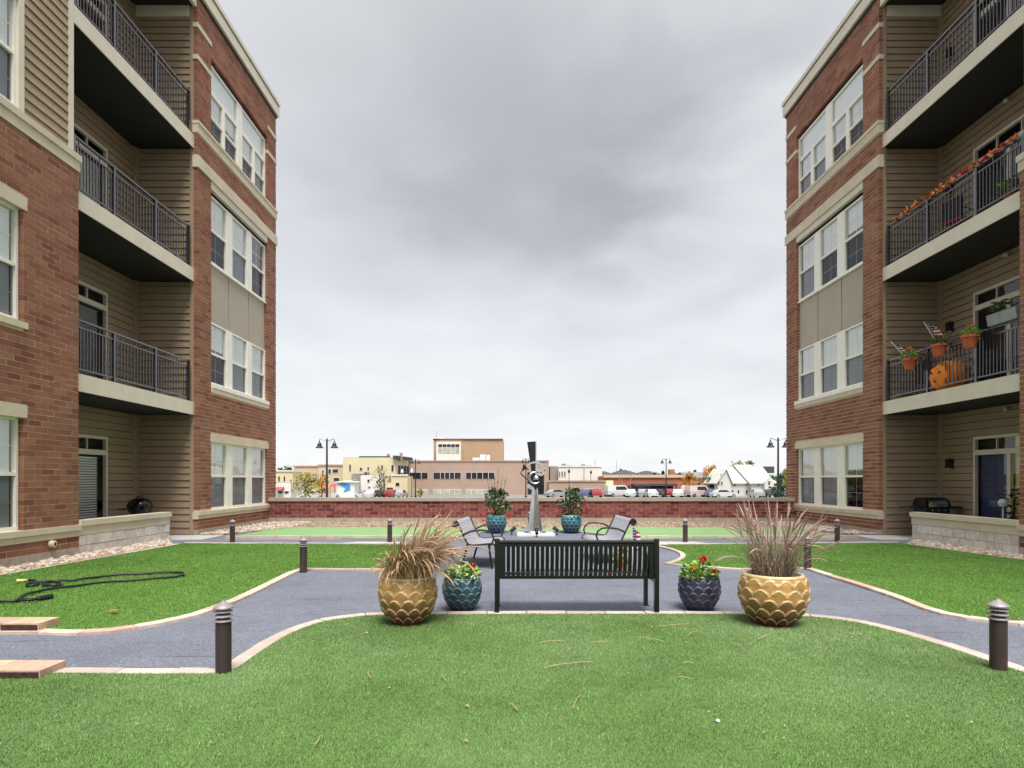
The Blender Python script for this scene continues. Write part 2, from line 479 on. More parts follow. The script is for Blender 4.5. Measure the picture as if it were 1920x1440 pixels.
def tag(o, label=None, cat=None, group=None, kind=None):
    if label: o['label'] = label
    if cat: o['category'] = cat
    if group: o['group'] = group
    if kind: o['kind'] = kind
    return o


def thing(name, label, cat, loc=(0, 0, 0), rz=0.0, group=None, local=True):
    """an Empty at the thing's base; local=True: parts are given in the thing's own coordinates"""
    o = bpy.data.objects.new(name, None)
    C.objects.link(o)
    o.empty_display_size = 0.2
    o.location = loc
    o.rotation_euler = (0, 0, rz)
    WP[o.name] = Vector((0, 0, 0)) if local else Vector(loc)
    return tag(o, label, cat, group)


def link(o, parent=None, at=(0, 0, 0), kind=None):
    C.objects.link(o)
    at = Vector(at)
    if parent is not None:
        o.parent = parent
        o.location = at - WP[parent.name]
    else:
        o.location = at
    WP[o.name] = at
    if kind: o['kind'] = kind
    return o


_boxes = {}


def unit_mesh(sx, sy, sz, m):
    k = (round(sx, 4), round(sy, 4), round(sz, 4), m.name)
    me = _boxes.get(k)
    if me is None:
        a, b, c = sx / 2, sy / 2, sz / 2
        v = [(-a, -b, -c), (a, -b, -c), (a, b, -c), (-a, b, -c), (-a, -b, c), (a, -b, c), (a, b, c), (-a, b, c)]
        f = [(0, 3, 2, 1), (4, 5, 6, 7), (0, 1, 5, 4), (1, 2, 6, 5), (2, 3, 7, 6), (3, 0, 4, 7)]
        me = bpy.data.meshes.new('box')
        me.from_pydata(v, [], f)
        me.materials.append(m)
        _boxes[k] = me
    return me


def bx(name, m, parent, x0, x1, y0, y1, z0, z1, kind=None):
    if x0 > x1: x0, x1 = x1, x0
    me = unit_mesh(x1 - x0, y1 - y0, z1 - z0, m)
    return link(bpy.data.objects.new(name, me), parent, ((x0 + x1) / 2, (y0 + y1) / 2, (z0 + z1) / 2), kind)


class MB:
    """collects shapes; build() links them as ONE mesh object"""

    def __init__(s):
        s.v, s.f, s.mi = [], [], []
        s.cur = 0

    def add(s, vs, fs):
        o = len(s.v)
        s.v.extend(vs)
        for f in fs:
            s.f.append(tuple(i + o for i in f)); s.mi.append(s.cur)

    def box(s, x0, x1, y0, y1, z0, z1):
        if x0 > x1: x0, x1 = x1, x0
        s.add([(x0, y0, z0), (x1, y0, z0), (x1, y1, z0), (x0, y1, z0), (x0, y0, z1), (x1, y0, z1), (x1, y1, z1), (x0, y1, z1)],
              [(0, 3, 2, 1), (4, 5, 6, 7), (0, 1, 5, 4), (1, 2, 6, 5), (2, 3, 7, 6), (3, 0, 4, 7)])

    def tube(s, path, r, n=6, cap=True):
        P = [Vector(p) for p in path]
        rs = r if isinstance(r, (list, tuple)) else [r] * len(P)
        vs, fs = [], []
        up = None
        for i, p in enumerate(P):
            t = (P[min(i + 1, len(P) - 1)] - P[max(i - 1, 0)])
            if t.length < 1e-9: t = Vector((0, 0, 1))
            t.normalize()
            if up is None:
                up = Vector((0, 0, 1)) if abs(t.z) < 0.9 else Vector((1, 0, 0))
            a = t.cross(up)
            if a.length < 1e-6:
                a = t.cross(Vector((0, 1, 0)))
            a.normalize(); b = a.cross(t); up = b
            for k in range(n):
                an = 2 * PI * k / n
                q = p + (a * math.cos(an) + b * math.sin(an)) * rs[i]
                vs.append(tuple(q))
        for i in range(len(P) - 1):
            for k in range(n):
                fs.append((i * n + k, i * n + (k + 1) % n, (i + 1) * n + (k + 1) % n, (i + 1) * n + k))
        if cap:
            fs.append(tuple(range(n))[::-1]); fs.append(tuple(range((len(P) - 1) * n, len(P) * n)))
        s.add(vs, fs)

    def lathe(s, prof, n=24, c=(0, 0, 0)):
        vs, fs = [], []
        for r, z in prof:
            for k in range(n):
                a = 2 * PI * k / n
                vs.append((c[0] + r * math.cos(a), c[1] + r * math.sin(a), c[2] + z))
        for i in range(len(prof) - 1):
            for k in range(n):
                fs.append((i * n + k, i * n + (k + 1) % n, (i + 1) * n + (k + 1) % n, (i + 1) * n + k))
        if prof[0][0] > 1e-4: fs.append(tuple(range(n))[::-1])
        if prof[-1][0] > 1e-4: fs.append(tuple(range((len(prof) - 1) * n, len(prof) * n)))
        s.add(vs, fs)

    def prism(s, pts, z0, z1):
        n = len(pts)
        s.add([(x, y, z0) for x, y in pts] + [(x, y, z1) for x, y in pts],
              [tuple(range(n))[::-1], tuple(range(n, 2 * n))] + [(i, (i + 1) % n, n + (i + 1) % n, n + i) for i in range(n)])

    def prism_xz(s, pts, y0, y1):
        n = len(pts)
        s.add([(x, y0, z) for x, z in pts] + [(x, y1, z) for x, z in pts],
              [tuple(range(n)), tuple(range(n, 2 * n))[::-1]] + [(i, n + i, n + (i + 1) % n, (i + 1) % n) for i in range(n)])

    def prism_yz(s, pts, x0, x1):
        n = len(pts)
        s.add([(x0, y, z) for y, z in pts] + [(x1, y, z) for y, z in pts],
              [tuple(range(n))[::-1], tuple(range(n, 2 * n))] + [(i, (i + 1) % n, n + (i + 1) % n, n + i) for i in range(n)])

    def leaf(s, p, d, up, l, w, curl=0.15):
        """pointed four sided leaf"""
        p, d = Vector(p), Vector(d).normalized()
        sd_ = d.cross(Vector(up))
        if sd_.length < 1e-4: sd_ = Vector((1, 0, 0))
        sd_.normalize(); nn = sd_.cross(d)
        a = p + d * l * 0.45 + sd_ * w / 2 + nn * curl * l * 0.3
        b = p + d * l * 0.45 - sd_ * w / 2 + nn * curl * l * 0.3
        c = p + d * l
        s.add([tuple(p), tuple(a), tuple(c), tuple(b)], [(0, 1, 2), (0, 2, 3)])

    def blade(s, pts, w):
        """flat tapering ribbon through pts"""
        P = [Vector(p) for p in pts]
        h = (P[-1] - P[0]); h.z = 0
        sd_ = Vector((-h.y, h.x, 0)) if h.length > 1e-4 else Vector((1, 0, 0))
        sd_.normalize()
        vs, fs = [], []
        n = len(P)
        for i, p in enumerate(P[:-1]):
            ww = w * (1 - 0.65 * i / (n - 1)) / 2
            vs += [tuple(p + sd_ * ww), tuple(p - sd_ * ww)]
        vs.append(tuple(P[-1]))
        for i in range(n - 2):
            fs.append((2 * i, 2 * i + 1, 2 * i + 3, 2 * i + 2))
        fs.append((2 * (n - 2), 2 * (n - 2) + 1, 2 * (n - 1)))
        s.add(vs, fs)

    def mesh(s, mats, org=(0, 0, 0), smooth=False, name='mesh'):
        me = bpy.data.meshes.new(name)
        ox, oy, oz = org
        me.from_pydata([(x - ox, y - oy, z - oz) for x, y, z in s.v], [], s.f)
        for m in (mats if isinstance(mats, (list, tuple)) else [mats]):
            me.materials.append(m)
        if len(me.materials) > 1:
            me.polygons.foreach_set('material_index', s.mi)
        if smooth:
            me.polygons.foreach_set('use_smooth', [True] * len(me.polygons))
        me.update()
        return me

    def build(s, name, mats, parent=None, at=None, smooth=False, kind=None):
        if at is None:
            a = np.array(s.v)
            mn, mx = a.min(0), a.max(0)
            at = ((mn[0] + mx[0]) / 2, (mn[1] + mx[1]) / 2, mn[2])
        return link(bpy.data.objects.new(name, s.mesh(mats, at, smooth, name)), parent, at, kind)


def numpy_mesh(name, V, Fc, m):
    """V (n,3), Fc (k, 3|4) arrays"""
    me = bpy.data.meshes.new(name)
    nv, (nf, k) = len(V), Fc.shape
    me.vertices.add(nv); me.loops.add(nf * k); me.polygons.add(nf)
    me.vertices.foreach_set('co', np.ascontiguousarray(V, dtype=np.float32).ravel())
    me.loops.foreach_set('vertex_index', np.ascontiguousarray(Fc, dtype=np.int32).ravel())
    me.polygons.foreach_set('loop_start', np.arange(0, nf * k, k, dtype=np.int32))
    me.polygons.foreach_set('loop_total', np.full(nf, k, dtype=np.int32))
    me.materials.append(m)
    me.update(calc_edges=True)
    return me


def copy_tree(o, parent=None):
    c = o.copy(); C.objects.link(c)
    WP[c.name] = WP.get(o.name, Vector((0, 0, 0))).copy()
    if parent is not None: c.parent = parent
    for ch in list(o.children): copy_tree(ch, c)
    return c


def G(px, py, Z=0.0):
    """ground point (x, y) seen at a photo pixel"""
    z = F * (EYE - Z) / (py - HY)
    return ((px - CX) * z / F, z)


def P(px, py, z):
    return ((px - CX) * z / F, z, EYE - (py - HY) * z / F)


def inside(poly, X, Y):
    r = np.zeros(len(X), bool)
    n = len(poly)
    for i in range(n):
        x0, y0 = poly[i]; x1, y1 = poly[(i + 1) % n]
        c = ((y0 > Y) != (y1 > Y)) & (X < (x1 - x0) * (Y - y0) / ((y1 - y0) or 1e-9) + x0)
        r ^= c
    return r


def smooth_line(pts, k=6):
    out = []
    n = len(pts)
    for i in range(n - 1):
        p0, p1, p2, p3 = [np.array(pts[max(0, min(n - 1, j))], float) for j in (i - 1, i, i + 1, i + 2)]
        for t in np.linspace(0, 1, k, endpoint=False):
            out.append(tuple(0.5 * (2 * p1 + (p2 - p0) * t + (2 * p0 - 5 * p1 + 4 * p2 - p3) * t * t + (3 * p1 - p0 - 3 * p2 + p3) * t ** 3)))
    out.append(tuple(pts[-1]))
    return out


# ------------------------------------------------------------------ ground
XL, XR = 8.20, 9.69            # courtyard faces of the two buildings
YWING, YBAY, YFAR, YWALL = 11.66, 16.10, 21.50, 20.85
AXX = 0.67                      # axis of the courtyard

g = MB(); g.add([(-2500, -400, -1.6), (2500, -400, -1.6), (2500, 4500, -1.6), (-2500, 4500, -1.6)], [(0, 1, 2, 3)])
g.build('street_ground', m_street, kind='structure')
bx('courtyard_deck', m_conc, None, -13.5, 15.0, -6.0, 21.40, -1.6, -0.03, 'structure')
g = MB(); g.add([(-8.6, -6, 0), (10.1, -6, 0), (10.1, 21.0, 0), (-8.6, 21.0, 0)], [(0, 1, 2, 3)])
g.build('asphalt_path', m_asphalt, kind='structure')

front_px = [(125, 1269), (250, 1270), (380, 1270), (425, 1268), (455, 1252), (500, 1220), (545, 1193), (600, 1172), (660, 1162), (720, 1158),
            (850, 1157), (960, 1156), (1100, 1156), (1250, 1156), (1400, 1157), (1500, 1160), (1560, 1165), (1620, 1175), (1700, 1196),
            (1780, 1221), (1850, 1245), (1920, 1266), (1990, 1280)]
front = [G(x, y) for x, y in front_px]
front = [(-8.0, front[0][1] - 0.02), (-4.5, front[0][1] - 0.01)] + front + [(6.0, front[-1][1] - 0.1), (9.6, front[-1][1] - 0.15)]
front = smooth_line(front, 5)
left_px = [(76, 1184), (150, 1186), (220, 1182), (330, 1162), (400, 1140), (450, 1119), (500, 1095), (540, 1076), (562, 1068)]
left_a = [(-7.62, 5.85), (-5.6, 5.87)] + [G(x, y) for x, y in left_px]
left_a = smooth_line(left_a, 5)
arcc, arcr = (AXX, 12.3), 2.75


def arc(a0, a1, n=16, r=arcr, c=arcc):
    return [(c[0] + r * math.cos(math.radians(a0 + (a1 - a0) * i / n)), c[1] + r * math.sin(math.radians(a0 + (a1 - a0) * i / n))) for i in range(n + 1)]


left_b = [left_a[-1], (-2.4, 9.86), G(720, 1070)] + arc(222, 158)
left_lawn = left_a + left_b[1:] + [(-2.2, 13.45), (-7.30, 13.72), (-7.62, 9.06)]
right_px = [(1517, 1066), (1560, 1080), (1640, 1105), (1700, 1125), (1750, 1144), (1800, 1157), (1860, 1165), (1920, 1170)]
right_a = [G(x, y) for x, y in right_px] + [(7.6, 6.0), (9.1, 5.8)]
right_a = smooth_line(right_a, 5)
right_b = [right_a[0], G(1390, 1069)] + arc(-42, 24)
right_lawn = right_a[::-1] + right_b[1:] + [(3.6, 13.45), (8.80, 13.85), (9.14, 10.9)]


def lawn(name, poly, m):
    g = MB(); g.prism(poly, -0.02, 0.028)
    return g.build(name, m, kind='structure')


front_poly = front + [(9.6, -5.5), (-8.0, -5.5)]
lawn('front_turf', front_poly, m_turfbase)
lawn('side_turf', left_lawn, m_turfbase2)
lawn('side_turf', right_lawn, m_turfbase2)


def notch(poly_x0, poly_x1, side):
    pts = []
    c, r = (AXX, 15.3), 2.1
    for a in range(0, 11):
        t = math.radians(-12 + 100 * a / 10)
        pts.append((c[0] + side * r * math.cos(t), c[1] + r * math.sin(t)))
    return pts


gl = [(-6.95, 15.05)] + [p for p in notch(0, 0, -1) if p[1] < 18.0] + [(0.3, 18.0), (0.3, 18.5), (-6.6, 18.5), (-6.95, 17.6)]
gr = [(8.5, 15.05)] + [p for p in notch(0, 0, 1) if p[1] < 18.0] + [(1.05, 18.0), (1.05, 18.5), (8.2, 18.5), (8.5, 17.6)]
for p_ in (gl, gr):
    p_[1:1] = [(p_[1][0], 15.05)] if p_[1][1] > 15.05 else []
    lawn('putting_green', p_, m_green)

for poly in ([G(560, 1025), G(725, 1025), G(760, 1016), G(672, 1016)], [G(1200, 1025), G(1385, 1025), G(1300, 1016), G(1160, 1016)]):
    g = MB(); g.prism(poly, -0.01, 0.006); g.build('concrete_path', m_conc, kind='structure')
for s, X0 in ((-1, XL), (1, XR)):
    g = MB(); g.prism([(s * (X0 + 1.62), 11.7), (s * (X0 + 1.62), 16.1), (s * (X0 - 0.75), 16.0), (s * (X0 - 0.75), 14.85), (s * X0, 14.8), (s * X0, 11.7)][::s], -0.01, 0.012)
    g.build('concrete_patio', m_conc, kind='structure')


# ---- pebbles and gravel strips
def pebble_field(name, poly, n, r0, r1, m, bed):
    g = MB(); g.prism(poly, -0.01, 0.012)
    o = g.build(name + '_bed', bed, kind='structure')
    xs = np.array([p[0] for p in poly]); ys = np.array([p[1] for p in poly])
    X = rng.uniform(xs.min(), xs.max(), n * 4); Y = rng.uniform(ys.min(), ys.max(), n * 4)
    k = inside(poly, X, Y); X, Y = X[k][:n], Y[k][:n]
    base = np.array([(0, 0, 1), (1, 0, 0), (0, 1, 0), (-1, 0, 0), (0, -1, 0), (0, 0, -1), (.7, .7, .55), (-.7, .7, .55), (-.7, -.7, .55), (.7, -.7, .55)], float)
    fc = np.array([(0, 6, 7), (0, 7, 8), (0, 8, 9), (0, 9, 6), (6, 1, 2), (6, 2, 7), (7, 2, 3), (7, 3, 8), (8, 3, 4), (8, 4, 9), (9, 4, 1), (9, 1, 6)])
    N_ = len(X)
    R = rng.uniform(r0, r1, (N_, 1)) * rng.uniform(0.7, 1.2, (N_, 3)); R[:, 2] *= 0.6
    V = base[None] * rng.uniform(0.8, 1.2, (N_, 10, 1)) * R[:, None, :]
    th = rng.uniform(0, 2 * PI, N_); c_, s_ = np.cos(th)[:, None], np.sin(th)[:, None]
    V = np.stack([V[..., 0] * c_ - V[..., 1] * s_, V[..., 0] * s_ + V[..., 1] * c_, V[..., 2]], -1)
    V += np.stack([X, Y, 0.014 + R[:, 2] * 0.5], -1)[:, None, :]
    Fc = fc[None] + (np.arange(N_) * 10)[:, None, None]
    o = link(bpy.data.objects.new(name, numpy_mesh(name, V.reshape(-1, 3), Fc.reshape(-1, 3), m)), None, (0, 0, 0), 'stuff')
    return o


pebble_field('pebbles', [(-8.19, 5.9), (-7.74, 5.9), (-7.74, 9.06), (-7.46, 13.6), (-8.19, 14.7)], 1500, 0.025, 0.06, m_pebble, m_gravelbed)
pebble_field('pebbles', [(9.68, 5.9), (9.26, 5.9), (9.26, 10.9), (8.95, 13.75), (9.68, 14.7)], 1100, 0.025, 0.055, m_pebble, m_gravelbed)
pebble_field('pebbles', [(-8.19, 16.15), (-7.55, 16.15), (-7.0, 17.6), (-6.65, 18.6), (-6.7, 20.8), (-8.19, 20.8)], 1100, 0.025, 0.06, m_pebble, m_gravelbed)
pebble_field('pebbles', [(9.68, 16.15), (9.0, 16.15), (8.55, 17.6), (8.25, 18.6), (8.3, 20.8), (9.68, 20.8)], 1000, 0.025, 0.06, m_pebble, m_gravelbed)
pebble_field('gravel', [(-6.64, 18.52), (8.24, 18.52), (8.24, 20.84), (-6.64, 20.84)], 6000, 0.02, 0.05, m_gravelbrown, m_gravelbed)


# ---- edging stones, one object each
def edging(name, line, w, L, h, m, side=0.0, label=None):
    root = bpy.data.objects.new(name, None); C.objects.link(root)
    x0, y0 = line[0]
    root.location = (x0, y0, 0); WP[root.name] = Vector((x0, y0, 0)); root['kind'] = 'structure'
    Q = [Vector((x, y)) for x, y in line]
    d = [0.0]
    for a, b in zip(Q, Q[1:]): d.append(d[-1] + (b - a).length)

    def at(t):
        t = max(0, min(d[-1], t))
        for i in range(len(Q) - 1):
            if t <= d[i + 1] or i == len(Q) - 2:
                u = (t - d[i]) / max(1e-9, d[i + 1] - d[i])
                return Q[i].lerp(Q[i + 1], min(1, u)), (Q[i + 1] - Q[i]).normalized()
    n = max(1, round(d[-1] / L)); L = d[-1] / n
    for i in range(n):
        (a, ta), (b, tb) = at(i * L + 0.004), at((i + 1) * L - 0.004)
        mid, tm = at((i + 0.5) * L)
        no = lambda t: Vector((-t.y, t.x))
        wv = w * random.uniform(0.94, 1.05)
        s0, s1 = side * w - wv / 2, side * w + wv / 2
        hh = h * random.uniform(0.9, 1.12)
        pts = [a + no(ta) * s0, mid + no(tm) * s0, b + no(tb) * s0, b + no(tb) * s1, mid + no(tm) * s1, a + no(ta) * s1]
        g = MB()
        e = 0.006
        c = sum((p for p in pts), Vector((0, 0))) / 6
        ins = [p + (c - p).normalized() * e for p in pts]
        k = 6
        vs = [(p.x, p.y, -0.02) for p in pts] + [(p.x, p.y, hh - e) for p in pts] + [(p.x, p.y, hh) for p in ins]
        fs = [tuple(range(12, 18))]
        for q in range(k):
            r_ = (q + 1) % k
            fs += [(q, r_, k + r_, k + q), (k + q, k + r_, 2 * k + r_, 2 * k + q)]
        g.add(vs, fs)
        g.build('edging_stone', m, root, at=(mid.x, mid.y, 0))
    return root


edging('lawn_edging', front, 0.13, 0.42, 0.032, m_edgegrey, 0.5)
edging('lawn_edging', left_a, 0.12, 0.40, 0.032, m_edge, -0.5)
edging('lawn_edging', left_b[:3], 0.10, 0.40, 0.032, m_edgegrey, -0.5)
edging('lawn_edging', left_b[2:], 0.10, 0.40, 0.032, m_edgegrey, -0.5)
edging('lawn_edging', right_a, 0.12, 0.40, 0.032, m_edge, -0.5)
edging('lawn_edging', right_b, 0.10, 0.40, 0.032, m_edgegrey, 0.5)
edging('path_curb', [(-7.3, 13.74), (-2.2, 13.47)], 0.09, 0.6, 0.05, m_edgegrey, 0.5)
edging('path_curb', [(3.5, 13.47), (8.8, 13.87)], 0.09, 0.6, 0.05, m_edgegrey, 0.5)
edging('path_curb', [(-6.95, 15.0), (-1.42, 15.0)], 0.09, 0.6, 0.085, m_edgegrey, 0.0)
edging('path_curb', [(2.76, 15.0), (8.5, 15.0)], 0.09, 0.6, 0.085, m_edgegrey, 0.0)
edging('plaza_curb', arc(-8, 188, 30, 2.02, (AXX, 15.3)), 0.08, 0.45, 0.035, m_edgegrey, 0.0)
edging('mow_strip', [(-7.68, 5.9), (-7.68, 9.06), (-7.38, 13.66)], 0.10, 0.9, 0.03, m_edge, 0.0)
edging('mow_strip', [(9.2, 5.9), (9.2, 10.9), (8.87, 13.78)], 0.10, 0.9, 0.03, m_edge, 0.0)


# ---- artificial turf fibres
def turf(name, poly, region, n, hgt, wid, m, z0=0.026, seam=None, near=0.0):
    x0, x1, y0, y1 = region
    k = 3
    X = rng.uniform(x0, x1, n * k)
    u = rng.uniform(0, 1, n * k)
    Y = y0 + (y1 - y0) * u ** (1.0 + near)
    ok = inside(poly, X, Y) & (np.abs(X) < Y * 1.15 + 1.6)
    X, Y = X[ok][:n], Y[ok][:n]
    if seam is not None:
        (ax, ay), (bx_, by_) = seam
        dxs, dys = bx_ - ax, by_ - ay
        L_ = math.hypot(dxs, dys)
        dist = np.abs((X - ax) * dys - (Y - ay) * dxs) / L_
        along = ((X - ax) * dxs + (Y - ay) * dys) / L_
        keep = ~((dist < 0.014 + 0.008 * np.sin(along * 23)) & (along > 0) & (along < L_))
        X, Y = X[keep], Y[keep]
    N_ = len(X)
    th = rng.uniform(0, 2 * PI, N_)
    lean = rng.uniform(0.05, 0.7, N_)
    la = rng.normal(0.4, 1.5, N_)
    h = hgt * rng.uniform(0.6, 1.15, N_)
    w = wid * rng.uniform(0.7, 1.3, N_) * (0.6 + 0.11 * Y)
    dx, dy = np.cos(th) * w / 2, np.sin(th) * w / 2
    V = np.empty((N_, 3, 3))
    V[:, 0] = np.stack([X - dx, Y - dy, np.full(N_, z0)], -1)
    V[:, 1] = np.stack([X + dx, Y + dy, np.full(N_, z0)], -1)
    V[:, 2] = np.stack([X + np.cos(la) * h * lean, Y + np.sin(la) * h * lean, z0 + h * np.sqrt(np.maximum(0.15, 1 - lean ** 2 * 0.8))], -1)
    Fc = np.arange(N_ * 3).reshape(-1, 3)
    link(bpy.data.objects.new(name, numpy_mesh(name, V.reshape(-1, 3), Fc, m)), None, (0, 0, 0), 'stuff')


turf('turf_grass', front_poly, (-7.9, 9.4, 1.8, 6.6), 720000, 0.017, 0.0052, m_turf, near=0.5, seam=(G(418, 1274), G(230, 1385)))
turf('turf_grass', left_lawn, (-7.7, -1.8, 5.7, 13.8), 190000, 0.019, 0.0066, m_turf2)
turf('turf_grass', right_lawn, (3.0, 9.3, 5.7, 14.0), 190000, 0.019, 0.0066, m_turf2)


# ------------------------------------------------------------------ apartment buildings
CO, BL, GAP = 0.105, 0.30, 0.015


def courses(y0, y1, z0, z1, holes):
    out = []
    r = 0
    z = z0
    while z < z1 - 0.03:
        zt = min(z + CO - GAP, z1)
        zc = (z + zt) / 2
        ints = [(y0, y1)]
        for a, b, c, d in holes:
            if c <= zc <= d:
                nx = []
                for p, q in ints:
                    if b <= p or a >= q: nx.append((p, q)); continue
                    if a > p: nx.append((p, a))
                    if b < q: nx.append((b, q))
                ints = nx
        off = (r % 2) * BL / 2 + (r % 3 == 1) * 0.004
        for p, q in ints:
            k = math.floor((p - y0 - off) / BL)
            yy = y0 + off + k * BL
            while yy < q:
                a, b = max(yy, p), min(yy + BL - GAP, q)
                nx_ = yy + BL
                if 0 < q - nx_ < 0.06: b = q; nx_ = q
                if p - yy > BL - GAP - 0.05 and p > yy: a = b = 0.0; hold = p
                else: hold = None
                if b - a > 0.03: out.append((a, b, z, zt))
                yy = nx_
                if hold is not None:
                    b2 = min(yy + BL - GAP, q)
                    out.append((hold, b2, z, zt)); yy += BL
        z += CO
        r += 1
    return out


def panels(y0, y1, z0, z1, holes):
    """rectangles of a wall with openings left out"""
    ys = sorted({y0, y1} | {v for h in holes for v in h[:2] if y0 < v < y1})
    zs = sorted({z0, z1} | {v for h in holes for v in h[2:] if z0 < v < z1})
    out = []
    for a, b in zip(ys, ys[1:]):
        run = None
        for c, d in zip(zs, zs[1:]):
            ym, zm = (a + b) / 2, (c + d) / 2
            hole = any(h[0] < ym < h[1] and h[2] < zm < h[3] for h in holes)
            if hole:
                if run: out.append((a, b, *run)); run = None
            else:
                run = (run[0], d) if run else (c, d)
        if run: out.append((a, b, *run))
    return out


def apartment(s, X0, label):
    root = thing('apartment_building', label, 'building', (s * X0, 16.0, 0), local=False)
    X = lambda d: s * (X0 + d)

    def fb(name, m, d0, d1, y0, y1, z0, z1, parent=root, kind=None):
        return bx(name, m, parent, X(d0), X(d1), y0, y1, z0, z1, kind)

    # ---------- sash windows
    def window(y0, y1, z0, z1, d, blind='full', transom=False, parent=root):
        fw, dp = 0.05, 0.09
        zm = z0 + (z1 - z0) * (0.5 if not transom else 0.48)
        g = MB()
        g.box(X(d), X(d + dp), y0, y0 + fw, z0, z1); g.box(X(d), X(d + dp), y1 - fw, y1, z0, z1)
        g.box(X(d + .001), X(d + dp), y0 + fw, y1 - fw, z1 - fw, z1); g.box(X(d - .012), X(d + dp), y0 + fw, y1 - fw, z0, z0 + fw * 1.3)
        g.box(X(d + .004), X(d + dp), y0 + fw, y1 - fw, zm - 0.03, zm + 0.03)
        w = g.build('window', m_winframe, parent, at=(X(d + dp / 2), (y0 + y1) / 2, z0))
        a, b = y0 + fw, y1 - fw
        fb('upper_pane', m_glass, d + 0.040, d + 0.046, a, b, zm + 0.03, z1 - fw, w)
        fb('lower_pane', m_screen, d + 0.055, d + 0.061, a, b, z0 + fw * 1.3, zm - 0.03, w)
        g = MB()
        ym = (a + b) / 2
        g.box(X(d + .066), X(d + .072), ym - .008, ym + .008, z0 + fw, z1 - fw)
        for zz in ((zm + z1) / 2, (z0 + zm) / 2):
            g.box(X(d + .0665), X(d + .0715), a, b, zz - .008, zz + .008)
        g.build('grille', m_winframe, w)
        if blind != 'none':
            zb = z0 + fw if blind == 'full' else zm - 0.02 + random.uniform(0.0, 0.25)
            g = MB()
            zz = zb
            while zz < z1 - fw - 0.01:
                g.add([(X(d + .098), a + .03, zz), (X(d + .098), b - .03, zz), (X(d + .085), b - .03, zz + .05), (X(d + .085), a + .03, zz + .05)], [(0, 1, 2, 3)])
                zz += .047
            g.build('blind', m_blind, w)
        return w

    bt = {}
    # ---------- far brick bay
    Ya, Yb = 16.84, 20.75
    holes = [(Ya, Yb, 0.42, 2.72), (YBAY - 1, YFAR + 1, 0.42, 0.62), (Ya, Yb, 3.86, 9.66), (YBAY - 1, YFAR + 1, 9.66, 9.97),
             (YBAY - 1, YFAR + 1, 10.57, 10.88), (Ya, Yb, 10.57, 13.08),
             (YBAY - 1, Ya, 12.50, 12.62), (Yb, YFAR + 1, 12.50, 12.62), (YBAY - 1, Ya, 13.34, 13.46), (Yb, YFAR + 1, 13.34, 13.46)]
    bay = courses(YBAY, YFAR, 0.146, 14.2, holes)
    whole = [(Ya - .007, Yb + .007, 0.55, 2.60), (Ya - .007, Yb + .007, 3.93, 9.66), (Ya - .007, Yb + .007, 10.75, 13.087)]
    g = MB()
    for a, b, c, d in panels(YBAY + 0.006, YFAR, 0.10, 14.25, whole):
        g.box(X(.006), X(.16), a, b, c, d)
    g.build('mortar_wall', m_mortar, root)
    # ---------- near wing
    YN = 1.0
    wwin = [(8.0, 10.35), (4.4, 6.75)]
    wh, wm = [(YN - 1, YWING + 1, 0.39, 0.60)], []
    for a, b in wwin:
        wh += [(a, b, 0.39, 2.72), (a, b, 4.00, 6.23)]
        wm += [(a - .007, b + .007, 0.5, 2.6), (a - .007, b + .007, 4.05, 6.1)]
    wing = courses(YN, YWING, 0.18, 7.30, wh)
    # align the corner brick on the recess edge
    g = MB()
    for a, b, c, d in panels(YN, YWING - 0.006, 0.10, 7.4, wm):
        g.box(X(.006), X(.16), a, b, c, d)
    g.build('mortar_wall', m_mortar, root)
    allb = [(t, 'bay') for t in bay] + [(t, 'wing') for t in wing]

    def score(e):
        (a, b, c, d), w = e
        y = (a + b) / 2
        off = F * X0 / y
        if off > 985: return 0
        return (b - a) * off / y * 100 + (d - c)
    allb.sort(key=score, reverse=True)
    for (a, b, c, d), w in allb[:300]:
        j = random.uniform(-0.003, 0.003)
        o = fb('brick', m_brick, round(j, 3), 0.1, a, b, c, d)
    g = MB()
    for (a, b, c, d), w in allb[300:]:
        j = random.uniform(-0.003, 0.003)
        g.box(X(j), X(.1), a, b, c, d)
    g.build('bricks', m_bricks, root, kind='stuff')

    # foundations, stone bands, lintels and sills
    fb('foundation', m_found, -.012, .2, YBAY + 0.004, YFAR, 0, .14)
    fb('foundation', m_found, -.012, .2, YN, YWING - .004, 0, .176)

    def band(y0, y1, z0, z1, d0=-.02, L=1.45, name='stone_band', d1=.12):
        n = max(1, round((y1 - y0) / L))
        for i in range(n):
            a, b = y0 + (y1 - y0) * i / n, y0 + (y1 - y0) * (i + 1) / n
            fb(name, m_stone, d0, d1, a + (0.003 if i else 0), b - (0.003 if i < n - 1 else 0), z0, z1)
    for y0, y1, (z0, z1, z2) in ((YBAY - .03, YFAR + .03, (.42, .52, .62)), (YN, YWING + .02, (.39, .50, .60))):
        band(y0, y1, z0, z1)
        band(y0, y1, z1, z2, -.05, name='sill')
    band(YBAY - .03, YFAR + .03, 9.66, 9.97, -.045)
    band(YBAY - .03, YFAR + .03, 10.57, 10.80, -.03)
    band(YBAY - .04, YFAR + .04, 10.80, 10.88, -.055, name='sill')
    for zz in (12.50, 13.34):
        band(YBAY - .02, Ya, zz, zz + .12, -.02, 2); band(Yb, YFAR + .02, zz, zz + .12, -.02, 2)
    band(Ya - .04, Yb + .08, 2.50, 2.72, -.012, 4, 'lintel')
    band(Ya + .002, Yb + .08, 3.86, 3.99, -.03, 1.3, 'sill'); fb('sill', m_winframe, -.045, .12, Ya + .004, Yb + .06, 3.992, 4.10)
    fb('lintel', m_trim, .0, .12, Ya, Yb, 9.46, 9.655)
